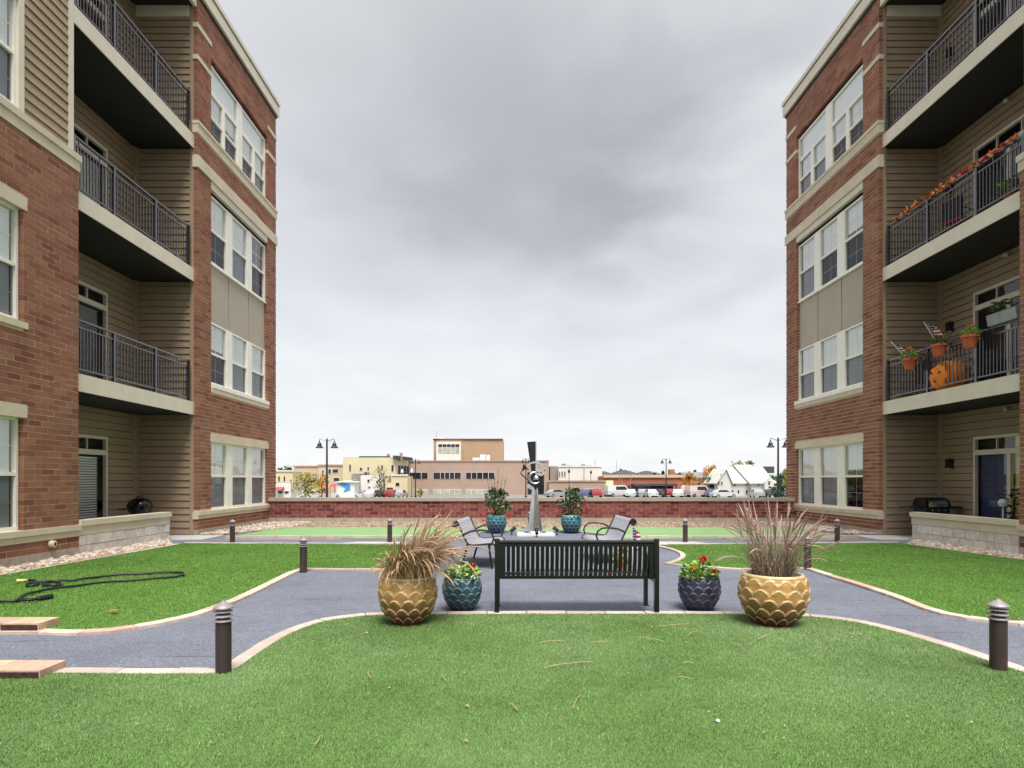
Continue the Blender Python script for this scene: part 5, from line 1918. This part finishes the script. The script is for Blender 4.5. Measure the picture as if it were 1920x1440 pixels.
# left cluster
bldg('shop_building', 'cream low building at the far left behind the yellow green tree', 500, 549, 885, 112, 14, m_cream,
     [(522, 525, 893, 902), (532, 535, 893, 902), (523, 526, 929, 932), (536, 538, 929, 932)], parapet=m_offwhite)
t = bldg('shop_building', 'low white shop with a red awning at the far left', 495, 545, 905, 100, 8, m_offwhite, [(522, 530, 921, 925), (534, 541, 921, 925)])
a, b = P(519, 913, 100), P(533, 918, 100)
g = MB(); g.prism_yz([(98.8, b[2]), (99.99, a[2]), (99.99, b[2])], a[0], b[0]); g.build('awning', m_awnred, t)
bldg('shop_building', 'tan building with few windows left of the peach house', 551, 597, 876, 122, 16, m_peach,
     [(571, 573.5, 885, 890), (577, 579.5, 887, 891), (587, 589, 888, 897)], parapet=m_tan)
bldg('town_house', 'peach three storey house left of the yellow corner building', 597, 643, 874, 118, 14, m_peach,
     [(604, 607, 882, 886), (604, 607, 888, 892), (604, 608, 896, 899), (606, 608.5, 902, 905), (616, 620.5, 880, 888), (624, 634, 880, 886), (626, 636, 896, 902)], parapet=m_tan)
yb = bldg('corner_building', 'pale yellow corner building with dark cornice and tall narrow windows', 643, 741, 858, 114, 20, m_paleyel,
          [(655, 658, 871, 883), (675, 679, 877, 882), (689, 692, 876, 881), (715, 718, 872, 880), (734, 738, 872, 884)])
A, B = P(741, 860, 114), P(766, 868, 124)
g = MB(); g.prism([(A[0] + .01, 114.0), (B[0], 124.0), (B[0] - 6, 134), (A[0] + .01, 134)], GZ, A[2] - .1); g.build('wall', m_paleyel, yb)
for u in (.2, .42, .64, .86):
    px_, py_ = A[0] + (B[0] - A[0]) * u, 114 + 10 * u
    g = MB(); g.prism([(px_, py_ - .08), (px_ + .45, py_ + .1), (px_ + .4, py_ + .25), (px_ - .05, py_ + .07)], 1.4, 4.2); g.build('window', m_wdark, yb)
    g = MB(); g.prism([(px_, py_ - .08), (px_ + .45, py_ + .1), (px_ + .4, py_ + .25), (px_ - .05, py_ + .07)], -1.2, .6); g.build('window', m_wdark, yb)
g = MB(); g.prism([(A[0] - .3, 113.3), (A[0] + .3, 113.2), (B[0] + .9, 123.6), (B[0] + .5, 124.6), (A[0] - .3, 114.8)], A[2] - .09, A[2] + .55); g.build('cornice', m_roof, yb)
g = MB(); g.prism([(P(672, 0, 114)[0], 114.4), (P(730, 0, 114)[0], 114.4), (P(718, 0, 114)[0], 122), (P(680, 0, 114)[0], 122)], P(0, 857.4, 114)[2], P(0, 855, 114)[2]); g.build('roof', m_roof, yb)
for cx_, y0, y1 in ((727, 851, 857), (751, 849, 860)):
    a, b = P(cx_ - 2, y0, 116), P(cx_ + 2, y1, 116)
    bx('chimney', m_tan, yb, a[0], b[0], 116, 117, b[2] - .4, a[2])
bldg('garage_building', 'white two storey garage in front of the pale yellow corner building', 676, 712, 891, 104, 7, m_offwhite,
     [(689, 693, 899, 904), (706, 709, 901, 906), (691, 694, 912, 915)])
bldg('garage_building', 'small grey weathered building left of the white garage', 659, 675, 889, 106, 6, m_greyb, [(664, 667, 900, 904)], roofm=m_roof)
bldg('shop_building', 'cream shop front with a purple awning beside the brown office', 722, 764, 893, 107, 6, m_cream,
     [(730, 733, 896, 903), (725, 737, 914, 922), (742, 749, 905, 911)], parapet=m_offwhite)

# brown office and its tower
of = bldg('office_building', 'long brown brick office block with strip windows and a taller tower', 765, 1029, 866, 128, 26, m_brown,
          [(768, 802, 886, 898), (813, 864, 886, 898), (874, 927, 886, 898), (768, 802, 918, 932, m_wlight), (813, 864, 918, 932, m_wlight), (874, 913, 918, 932, m_wlight), (914, 927, 918, 932)],
          parapet=m_brown)
for x in (779, 790, 826, 834, 843, 852, 884, 894, 905, 916):
    for y0, y1 in ((886, 898), (918, 932)):
        a, b = P(x - .4, y0, 128), P(x + .4, y1, 128)
        bx('mullion', m_offwhite, of, a[0], b[0], 127.88, 127.918, b[2], a[2])
a, b = P(820, 823, 134), P(944, 866, 134)
bx('tower', m_tan, of, P(813, 0, 134)[0], b[0], 134, 146, b[2] - .5, a[2] - .2)
bx('tower_roof', m_roof, of, P(812, 0, 134)[0], P(943, 0, 134)[0], 133.8, 146.2, a[2] - .199, a[2] + .05)
bx('tower_roof', m_offwhite, of, P(811, 0, 134)[0], P(835, 0, 134)[0], 133.7, 140, a[2] + .051, a[2] + .25)
a, b = P(818, 828, 132), P(864, 866, 132)
st = bx('stair_block', m_offwhite, of, a[0], b[0], 132, 133.99, b[2] + .05, a[2])
for i in range(5):
    for j in range(3):
        a, b = P(822 + i * 8, 833 + j * 6, 132), P(829 + i * 8, 838 + j * 6, 132)
        bx('pane', m_wlight if j else m_wdark, st, a[0], b[0], 131.95, 131.999, b[2], a[2])
for x0, x1, y0 in ((886, 900, 858), (900, 911, 852), (912, 919, 853)):
    a, b = P(x0, y0, 130.5), P(x1 - .5, 866, 130.5)
    bx('rooftop_unit', m_white, of, a[0], b[0], 130.5, 132, b[2] + .1, a[2])
a, b = P(990, 886, 127.8), P(1020, 932, 127.8)
bx('entrance_recess', m_wdark, of, a[0], b[0], 127.8, 127.99, GZ + .01, a[2])
bx('antenna', m_greyb, of, P(818, 0, 135)[0], P(818.7, 0, 135)[0], 135, 135.1, P(0, 824, 135)[2], P(0, 808, 135)[2])

# white and tan shops right of the office
wb = bldg('warehouse_building', 'white flat roofed building behind the low tan shops', 1047, 1129, 876, 132, 18, m_offwhite,
          [(1048.5, 1050, 884, 894), (1053, 1055, 884, 894), (1058, 1060, 884, 894)], roofm=m_roofgrey, parapet=m_white)
bx('wall', m_greyb, wb, P(1032, 0, 132)[0], P(1046.8, 0, 132)[0], 133, 148, GZ, P(0, 874, 132)[2])
for x0, x1, y in ((1054, 1061, 872), (1064, 1074, 875), (1091, 1097, 873), (1097, 1109, 875)):
    a = P(x0, y, 138); bx('rooftop_unit', m_greyb, wb, a[0], P(x1, y, 138)[0], 138, 139.5, P(0, 876, 132)[2] + .07, a[2] + .3)
bx('downpipe', m_greyb, wb, P(1094.4, 0, 132)[0], P(1095.6, 0, 132)[0], 131.9, 131.998, GZ, P(0, 878, 132)[2])
sh = bldg('shop_building', 'low tan shop row with dark show windows in front of the white building', 1030, 1135, 904, 112, 10, m_brown,
          [(1095, 1104, 917, 924), (1106, 1110, 917, 924), (1113, 1124, 916, 924), (1076, 1080, 914, 924)], roofm=m_roofgrey, parapet=m_tan)
bldg('shop_building', 'small cream annex at the right end of the tan shop row', 1135.5, 1150, 901, 112, 8, m_cream, [(1136.6, 1141, 917, 925)])

# red brick long building
rb = bldg('store_building', 'long low red brick store with a white fascia and dark canopy', 1132, 1302, 893, 124, 16, m_redb,
          [(1134, 1142, 901, 914, m_wdark, m_redb), (1178, 1183, 910, 916, m_wdark, m_redb)], roofm=m_roofgrey)
a, b = P(1131, 893, 124), P(1303, 895.5, 124)
bx('fascia', m_peach, rb, a[0], b[0], 123.7, 123.99, b[2], a[2] + .3)
a, b = P(1188, 907, 121), P(1270, 911, 121)
cn = bx('canopy', m_roof, rb, a[0], b[0], 121, 123.98, b[2], a[2])
for x in (1189, 1216, 1243, 1268):
    bx('canopy_post', m_black, rb, P(x, 0, 121)[0], P(x + 1.4, 0, 121)[0], 121.1, 121.3, GZ, b[2] - .002)
a, b = P(1188, 910, 123.8), P(1262, 933, 123.8)
bx('shop_window', m_wdark, rb, a[0], b[0], 123.8, 123.99, b[2], a[2])
a, b = P(1255, 880, 126), P(1265, 893, 126)
bx('chimney', m_redb, rb, a[0], b[0], 126, 127.2, b[2] - .3, a[2])
for x, w_ in ((1161, 'leftmost'), (1166, 'middle'), (1182, 'rightmost')):
    a = P(x, 881, 117)
    t = thing('light_pole', w_ + ' of three thin pale poles before the red brick store', 'pole', (a[0], 117, GZ), group='thin pale poles before the red store')
    g = MB(); g.tube([(0, 0, 0), (0, 0, a[2] - GZ)], .06, 6); g.build('pole', m_greyb, t)
    g = MB(); g.box(-.5, .5, -.2, .2, a[2] - GZ, a[2] - GZ + .2); g.build('lamp_head', m_white, t)


def hip(t, x0, x1, ye, yr, z, depth, m, ridge=.5, name='roof'):
    a, b = P(x0, ye, z), P(x1, ye, z)
    zr = EYE - (yr - HY) * z / F
    yc = z + depth / 2
    L_ = (b[0] - a[0]); i = min(L_ * .45, depth / 2) * ridge * 2
    g = MB(); g.add([(a[0] - .3, z - .3, a[2]), (b[0] + .3, z - .3, a[2]), (b[0] + .3, z + depth + .3, a[2]), (a[0] - .3, z + depth + .3, a[2]), (a[0] + i, yc, zr), (b[0] - i, yc, zr)],
                    [(0, 1, 5, 4), (1, 2, 5), (2, 3, 4, 5), (3, 0, 4), (3, 2, 1, 0)])
    return g.build(name, m, t)


def gable_house(name, label, x0, x1, ye, yr, z, depth, m, rm, wins=(), ridge_along='x', cat='house'):
    a, b = P(x0, ye, z), P(x1, ye, z)
    zr = EYE - (yr - HY) * z / F
    t = thing(name, label, cat, ((a[0] + b[0]) / 2, z + depth / 2, GZ), local=False)
    g = MB(); yc, xc = z + depth / 2, (a[0] + b[0]) / 2
    if ridge_along == 'x':
        g.prism_yz([(z, GZ), (z + depth, GZ), (z + depth, a[2]), (yc, zr - .1), (z, a[2])], a[0], b[0])
    else:
        g.prism_xz([(a[0], GZ), (b[0], GZ), (b[0], a[2]), (xc, zr - .1), (a[0], a[2])], z, z + depth)
    g.build('wall', m, t)
    g = MB(); e = .35
    if ridge_along == 'x':
        for y0 in (z - e, z + depth + e):
            ze = a[2] - e * (zr - a[2]) / (depth / 2)
            g.add([(a[0] - e, y0, ze), (b[0] + e, y0, ze), (b[0] + e, yc, zr), (a[0] - e, yc, zr), (a[0] - e, y0, ze + .18), (b[0] + e, y0, ze + .18), (b[0] + e, yc, zr + .18), (a[0] - e, yc, zr + .18)],
                  [(0, 1, 2, 3), (4, 5, 6, 7), (0, 1, 5, 4), (1, 2, 6, 5), (2, 3, 7, 6), (3, 0, 4, 7)])
    else:
        for xx in (a[0] - e, b[0] + e):
            ze = a[2] - e * (zr - a[2]) / ((b[0] - a[0]) / 2)
            g.add([(xx, z - e, ze), (xx, z + depth + e, ze), (xc, z + depth + e, zr), (xc, z - e, zr), (xx, z - e, ze + .18), (xx, z + depth + e, ze + .18), (xc, z + depth + e, zr + .18), (xc, z - e, zr + .18)],
                  [(0, 1, 2, 3), (4, 5, 6, 7), (0, 1, 5, 4), (1, 2, 6, 5), (2, 3, 7, 6), (3, 0, 4, 7)])
    g.build('roof', rm, t)
    for w in wins: windo(t, z, *w)
    return t


# far townhouses with grey hip roofs
for x0, x1, y0, y1, z, lb in ((1126, 1152, 890, 883, 185, 'grey roofed townhouse far behind the white building'),
                              (1152, 1200, 889, 880, 190, 'grey roofed townhouse with white gables far behind the red store, left one'),
                              (1196, 1246, 890, 882, 195, 'grey roofed townhouse far behind the red store, right one')):
    t = bldg('townhouse', lb, x0 + 1, x1 - 1, y0, z, 14, m_offwhite, [(x0 + 6, x0 + 9, y0 + 2, y0 + 6), (x1 - 10, x1 - 7, y0 + 2, y0 + 6)], cat='house')
    hip(t, x0, x1, y0, y1, z, 14, m_roof)
gable_house('tan_house', 'tan house behind the orange tree right of the red store', 1291, 1334, 896, 886, 140, 12, m_tan, m_roofgrey, [(1308, 1312, 905, 912)])
# white gabled house on the right
wh_ = gable_house('white_house', 'large white two storey house with pale metal roofs and gables', 1364, 1408, 905, 876, 118, 11, m_whitehouse, m_metalroof,
                  [(1376, 1379, 906, 911), (1398, 1401, 905, 910), (1372, 1375, 919, 925), (1383, 1386, 919, 925), (1398, 1401, 919, 926)])
a, b = P(1341, 905, 118), P(1363.6, 905, 118)
zr = P(0, 880, 118)[2]
g = MB(); g.prism_xz([(a[0], GZ), (b[0] + .2, GZ), (b[0] + .2, a[2]), ((a[0] + b[0]) / 2 + .4, zr), (a[0], a[2])], 116.5, 118.5); g.build('gable_wall', m_whitehouse, wh_)
g = MB(); mx_ = (a[0] + b[0]) / 2 + .4
for xx in (a[0] - .4, b[0] + .5):
    g.add([(xx, 116.2, a[2] - .3), (xx, 124, a[2] - .3), (mx_, 124, zr), (mx_, 116.2, zr), (xx, 116.2, a[2] - .1), (xx, 124, a[2] - .1), (mx_, 124, zr + .2), (mx_, 116.2, zr + .2)],
          [(0, 1, 2, 3), (4, 5, 6, 7), (0, 1, 5, 4), (1, 2, 6, 5), (2, 3, 7, 6), (3, 0, 4, 7)])
g.build('gable_roof', m_metalroof, wh_)
for w in ((1351, 1353.5, 889, 893), (1346.5, 1349, 903, 909), (1352, 1354.5, 903, 909), (1347, 1353, 920, 927)): windo(wh_, 116.5, *w)
a, b = P(1409, 905, 117), P(1453, 905, 117)
zr1 = P(0, 872, 117)[2]
g = MB(); g.prism_yz([(117, GZ), (129, GZ), (129, a[2]), (123, zr1 - .1), (117, a[2])], a[0], b[0]); g.build('wing_wall', m_whitehouse, wh_)
g = MB()
for y0 in (116.6, 129.4):
    ze = a[2] - .2
    g.add([(a[0] - .5, y0, ze), (b[0] + .3, y0, ze), (b[0] - 2.2, 123, zr1), (a[0] - 1.2, 123, zr1), (a[0] - .5, y0, ze + .2), (b[0] + .3, y0, ze + .2), (b[0] - 2.2, 123, zr1 + .2), (a[0] - 1.2, 123, zr1 + .2)],
          [(0, 1, 2, 3), (4, 5, 6, 7), (0, 1, 5, 4), (1, 2, 6, 5), (2, 3, 7, 6), (3, 0, 4, 7)])
g.build('wing_roof', m_metalroof, wh_)
a, b = P(1434, 904, 116), P(1452, 904, 116); zr = P(0, 881, 116)[2]
g = MB(); g.prism_xz([(a[0], GZ), (b[0], GZ), (b[0], a[2]), ((a[0] + b[0]) / 2, zr - 1.2), (a[0], a[2])], 116, 122); g.build('porch_wall', m_whitehouse, wh_)
for w in ((1440.5, 1443.5, 902, 909), (1436, 1438, 920, 926), (1441, 1446, 912, 915)): windo(wh_, 116, *w)
a, b = P(1412, 879, 126), P(1444, 871, 126)
bx('rear_roof', m_roof, wh_, a[0], b[0], 124, 127, a[2] - .9, P(0, 875, 126)[2])
for w in ((1421, 1423, 907, 911), (1418, 1421, 919, 924)): windo(wh_, 117, *w)

# delivery box with blue mural panel
t = thing('mural_shed', 'white shed with a blue arrow shaped painting beside the left street lamp', 'shed', (P(650, 0, 96)[0], 97, GZ), local=False)
a, b = P(631, 904, 96), P(665, 932, 96)
bx('wall', m_white, t, a[0], b[0], 96, 99, GZ, a[2])
hip(t, 630, 666, 904, 901, 96, 3, m_white)
q = lambda x, y: (P(x, y, 96)[0], P(x, y, 96)[2])
g = MB(); g.prism_xz([q(*p) for p in ((633, 908), (642, 904.6), (656, 908), (657, 919), (644, 923), (648, 915))], 95.95, 95.999); g.build('blue_painting', m_blue, t)
t = thing('market_stall', 'small stall with a dark red canopy behind the left street lamp', 'stall', (P(629, 0, 101)[0], 101, GZ), local=False)
a, b = P(620, 907, 101), P(638, 913, 101)
g = MB(); g.prism_yz([(100, b[2]), (101.5, a[2]), (103, b[2])], a[0], b[0]); g.build('canopy', m_awnred, t)
for xx in (a[0] + .1, b[0] - .2):
    for yy in (100.1, 102.8): bx('post', m_greyb, t, xx, xx + .1, yy, yy + .1, GZ, b[2] - .002)
bx('counter', m_offwhite, t, a[0] + .2, b[0] - .2, 100.4, 101, GZ, GZ + 1.0)

for nm, lb, x0, x1, y, z in (('rooftop_unit', 'grey air handler on the roof of the long red brick store, left of the chimney', 1222, 1232, 888, 130),
                          ('rooftop_unit', 'pale air handler on the roof of the long red brick store, left end', 1192, 1199, 889, 131),
                          ('rooftop_unit', 'grey vent box on the roof of the white garage', 682, 690, 888, 107)):
    a, b = P(x0, y, z), P(x1, y, z)
    t = thing(nm, lb, 'roof unit', ((a[0] + b[0]) / 2, z, 0), local=False)
    zt = EYE - ((893 if z > 120 else 891) - HY) * (124 if z > 120 else 104) / F
    bx('casing', m_greyb, t, a[0], b[0], z, z + 1.2, zt + .065, a[2] + .3)
    bx('louvre', m_wdark, t, a[0] + .15, b[0] - .15, z - .03, z - .001, zt + .15, a[2] + .15)
# thin masts far away
for x, y, lb in ((1116, 862, 'thin lattice mast far behind the white building'), (1156, 864, 'thin lattice mast far behind the grey townhouses')):
    a = P(x, y, 420); t = thing('radio_mast', lb, 'mast', (a[0], 420, GZ))
    g = MB(); g.tube([(0, 0, 0), (0, 0, a[2] - GZ)], [.35, .12], 5); g.build('mast', m_greyb, t)


# ------------------------------------------------------------------ trees of the town
TREE_MATS = {}


def leafmat(key, cols):
    if key not in TREE_MATS: TREE_MATS[key] = mat('tree_' + key, None, .7, cols=cols, by='island', n=None)
    return TREE_MATS[key]


lm_orange = leafmat('orange', [lin(196, 126, 44), lin(210, 148, 62), lin(164, 100, 40), lin(140, 124, 52)])
lm_yel = leafmat('yellow_green', [lin(158, 152, 70), lin(130, 134, 58), lin(184, 168, 84), lin(112, 116, 54)])
lm_green = leafmat('green', [lin(74, 104, 50), lin(56, 84, 42), lin(98, 122, 60), lin(44, 66, 36)])
lm_ever = leafmat('evergreen', [lin(44, 84, 52), lin(32, 66, 42), lin(62, 104, 62)])
lm_olive = leafmat('olive', [lin(124, 120, 66), lin(150, 136, 74), lin(96, 100, 54)])


def tree(label, px, ytop, w, z, m, kind='round', n=900, leaf=.42, name='town_tree', ybase=None):
    a = P(px, ytop, z)
    Hh = a[2] - GZ
    R = w / 2 * z / F
    t = thing(name, label, 'tree', (a[0], z, GZ))
    g = MB(); g.tube([(0, 0, 0), (R * .04, 0, Hh * .35), (-R * .05, 0, Hh * .8)], [max(.08, Hh * .025), Hh * .018, Hh * .006], 7)
    for i in range(7):
        an = i * 2.4; h = Hh * (.3 + .07 * i)
        g.tube([(0, 0, h), (R * .4 * math.cos(an), R * .4 * math.sin(an), h + Hh * .16), (R * .75 * math.cos(an), R * .75 * math.sin(an), h + Hh * .26)], [Hh * .011, Hh * .007, Hh * .003], 5)
    g.build('trunk', m_bark, t, at=(0, 0, 0))
    g = MB()
    nc = 26
    for c in range(nc):
        u = random.random()
        if kind == 'cone':
            h = Hh * (.12 + .86 * u); rr = R * (1 - u) ** .85 * random.uniform(.5, 1)
        elif kind == 'column':
            h = Hh * (.06 + .9 * u); rr = R * math.sin(PI * (.12 + .84 * u)) ** .5 * random.uniform(.3, 1)
        else:
            h = Hh * (.30 + .68 * u); rr = R * math.sin(PI * (.10 + .84 * u)) ** .7 * random.uniform(.2, 1)
        an = random.uniform(0, 2 * PI)
        cc = Vector((rr * math.cos(an), rr * math.sin(an), h))
        for k in range(n // nc):
            d = Vector((random.gauss(0, 1), random.gauss(0, 1), random.gauss(0, .8)))
            p = cc + d * R * (.17 if kind != 'cone' else .10)
            g.leaf(p, (random.gauss(0, 1), random.gauss(0, 1), random.gauss(0, 1)), (random.gauss(0, 1), random.gauss(0, 1), 1), leaf * random.uniform(.6, 1.2), leaf * .6)
    g.build('crown', m, t, at=(0, 0, 0))
    return t


tree('yellow green spreading tree before the cream shops at the left', 572, 889, 56, 84, lm_yel, n=520, leaf=.40)
tree('orange tree beside the left street lamp', 603, 893, 34, 92, lm_orange, n=420, leaf=.36)
tree('rounded dark green tree on the skyline at the far left', 533, 873, 40, 170, lm_green, n=800, leaf=.7)
tree('sparse olive street tree before the yellow corner building', 712, 879, 40, 98, lm_olive, n=300, leaf=.36)
tree('young yellow shrub like tree in front of the office windows', 788, 917, 14, 92, lm_yel, n=200, leaf=.3)
tree('small orange tree right of the red brick store', 1292, 888, 34, 118, lm_orange, n=800, leaf=.4)
tree('large orange and olive tree left of the white house', 1334, 876, 46, 132, lm_orange, n=1000, leaf=.5)
tree('dark green tree beside the gable of the white house', 1338, 894, 34, 122, lm_green, n=800, leaf=.45)
tree('olive tree rising behind the roof of the white house', 1386, 871, 60, 150, lm_olive, n=900, leaf=.6)
tree('leafy green tree behind the right end of the white house', 1408, 869, 40, 152, lm_green, n=800, leaf=.6)
tree('narrow evergreen beside the right street lamp', 1461, 886, 24, 90, lm_ever, 'column', 900, .34)
tree('dark pointed spruce behind the tan house', 1303, 880, 12, 160, lm_ever, 'cone', 400, .5)
tree('dark leaning conifer left of the brick chimney', 1243, 884, 10, 150, lm_ever, 'cone', 350, .5)
tree('yellowing tree at the right edge beside the brick bay', 1474, 880, 20, 110, lm_yel, n=500, leaf=.4)
tree('green tree beyond the brick bay, mostly hidden', 1500, 868, 60, 160, lm_green, n=800, leaf=.6)
# far wooded skyline, one mass
g = MB()
for i in range(900):
    x = random.uniform(-420, 420); y = random.uniform(430, 470)
    for k in range(5):
        g.leaf((x + random.gauss(0, 3), y, GZ + random.uniform(0, 1) * 5.2), (random.gauss(0, 1), random.gauss(0, 1), random.gauss(0, 1)), (random.gauss(0, 1), random.gauss(0, 1), 1), 5, 3.4)
g.build('far_woods', lm_green, kind='stuff')


# ------------------------------------------------------------------ parked vehicles
def make_car(kind):
    t = thing('parked_' + kind, '', 'car' if kind == 'car' else 'van', (0, 0, 0), group='vehicles parked beyond the wall')
    if kind == 'car':
        body = [(-2.2, .35), (-2.2, .80), (-2.05, .92), (-1.2, .98), (1.0, .98), (2.0, .86), (2.2, .70), (2.2, .35)]
        cab = [(-1.75, .98), (-1.15, 1.43), (.25, 1.46), (1.05, .98)]
        win = [(-1.45, 1.02), (-1.05, 1.36), (.2, 1.38), (.82, 1.02)]
        L_ = 2.2
    else:
        body = [(-2.6, .4), (-2.6, 1.10), (1.7, 1.10), (2.5, 1.0), (2.6, .8), (2.6, .4)]
        cab = [(-2.6, 1.10), (-2.5, 2.05), (1.0, 2.1), (1.75, 1.10)]
        win = [(-.9, 1.25), (-.9, 1.85), (.9, 1.9), (1.45, 1.25)]
        L_ = 2.6
    g = MB(); g.prism_xz(body, -.88, .88)
    n = len(cab)
    vs = [(x, -.80 if z < 1.2 else -.66, z) for x, z in cab] + [(x, .80 if z < 1.2 else .66, z) for x, z in cab]
    g.add(vs, [tuple(range(n)), tuple(range(n, 2 * n))[::-1]] + [(i, n + i, n + (i + 1) % n, (i + 1) % n) for i in range(n)])
    bd = g.build('body', m_carpaint, t)
    for sy in (-1, 1):
        g = MB(); top = max(z for _, z in win)
        f = lambda z: .80 - .14 * (z - cab[0][1]) / (cab[1][1] - cab[0][1]) + .012
        g.add([(x, sy * f(z), z) for x, z in win], [(0, 1, 2, 3) if sy > 0 else (3, 2, 1, 0)]); g.build('side_window', m_carglass, t)
    (x0, z0), (x1, z1) = cab[2], cab[3]
    g = MB(); g.add([(x0 + .03, -.6, z0 - .04), (x0 + .03, .6, z0 - .04), (x1 + .005, .72, z1 + .05), (x1 + .005, -.72, z1 + .05)], [(0, 1, 2, 3)]); g.build('windscreen', m_carglass, t)
    for sx in (-1, 1):
        for sy in (-1, 1):
            g = MB(); g.tube([(sx * L_ * .62, sy * .66, .33), (sx * L_ * .62, sy * .89, .33)], .33, 14); wl = g.build('wheel', m_tyre, t)
            g = MB(); g.tube([(sx * L_ * .62, sy * .885, .33), (sx * L_ * .62, sy * .90, .33)], .2, 10); g.build('rim', m_steel, wl)
    for sy in (-1, 1):
        g = MB(); g.box(L_ - .05, L_ + .01, sy * .5 - .2, sy * .5 + .2, .66, .78); g.build('headlight', m_lamp_glass, t)
        g = MB(); g.box(-L_ - .01, -L_ + .05, sy * .6 - .15, sy * .6 + .15, .68, .82); g.build('tail_light', m_red, t)
    return t


W_, S_, K_, R_, B_ = (.58, .58, .59), (.32, .33, .35), (.03, .03, .035), (.28, .03, .035), (.06, .09, .2)
cars = [('car', 652, 97, .1, W_, 'white car parked before the blue painted shed'),
        ('car', 683, 101, 1.3, S_, 'silver car parked nose out before the white garage'),
        ('car', 699, 100, 1.45, W_, 'white car parked nose out beside the silver car at the garage'),
        ('car', 715, 101, 1.5, K_, 'black car parked nose out below the sparse street tree'),
        ('car', 735, 101, 1.4, R_, 'dark red car parked before the purple awning shop'),
        ('car', 751, 102, 1.5, S_, 'silver car parked at the foot of the yellow corner building'),
        ('car', 586, 95, .1, W_, 'white car parked by the orange tree'),
        ('car', 1045, 106, .5, S_, 'silver car parked at the corner of the brown office'),
        ('car', 1098, 107, 1.3, B_, 'dark blue car parked before the left show windows of the tan shops'),
        ('car', 1118, 107, 1.5, R_, 'dark red car parked before the right show windows of the tan shops'),
        ('van', 1160, 112, .3, W_, 'white van parked left of the dark canopy'),
        ('car', 1184, 108, 1.3, (.5, .62, .62), 'pale green car parked below the pale poles'),
        ('car', 1203, 110, 1.5, S_, 'silver car under the left end of the dark canopy'),
        ('car', 1219, 107, 1.6, W_, 'white car parked nose out under the dark canopy'),
        ('car', 1235, 110, 1.4, K_, 'black car parked nose out under the dark canopy'),
        ('car', 1253, 112, 1.5, R_, 'dark red car parked under the right end of the canopy'),
        ('car', 1269, 108, 1.4, W_, 'white car parked just right of the dark canopy'),
        ('van', 1285, 113, 1.3, W_, 'white van parked nose out right of the dark canopy'),
        ('van', 1310, 110, .4, (.58, .46, .44), 'pale pink van parked before the orange tree'),
        ('car', 1331, 109, 1.4, B_, 'dark blue car parked left of the white house'),
        ('car', 1357, 104, .1, W_, 'white car parked below the gable of the white house'),
        ('car', 1419, 106, 1.4, S_, 'silver car parked nose out by the wing of the white house'),
        ('car', 1440, 107, 1.5, K_, 'black car parked before the porch of the white house')]
protos = {}
for kind, px, z, rz, col, lb in cars:
    if kind not in protos:
        o = protos[kind] = make_car(kind)
    else:
        o = copy_tree(protos[kind])
    o.location = ((px - CX) * z / F, z, GZ); o.rotation_euler = (0, 0, rz); o['label'] = lb
    for ch in o.children:
        if ch.name.startswith('body'): ch.color = (*col, 1)
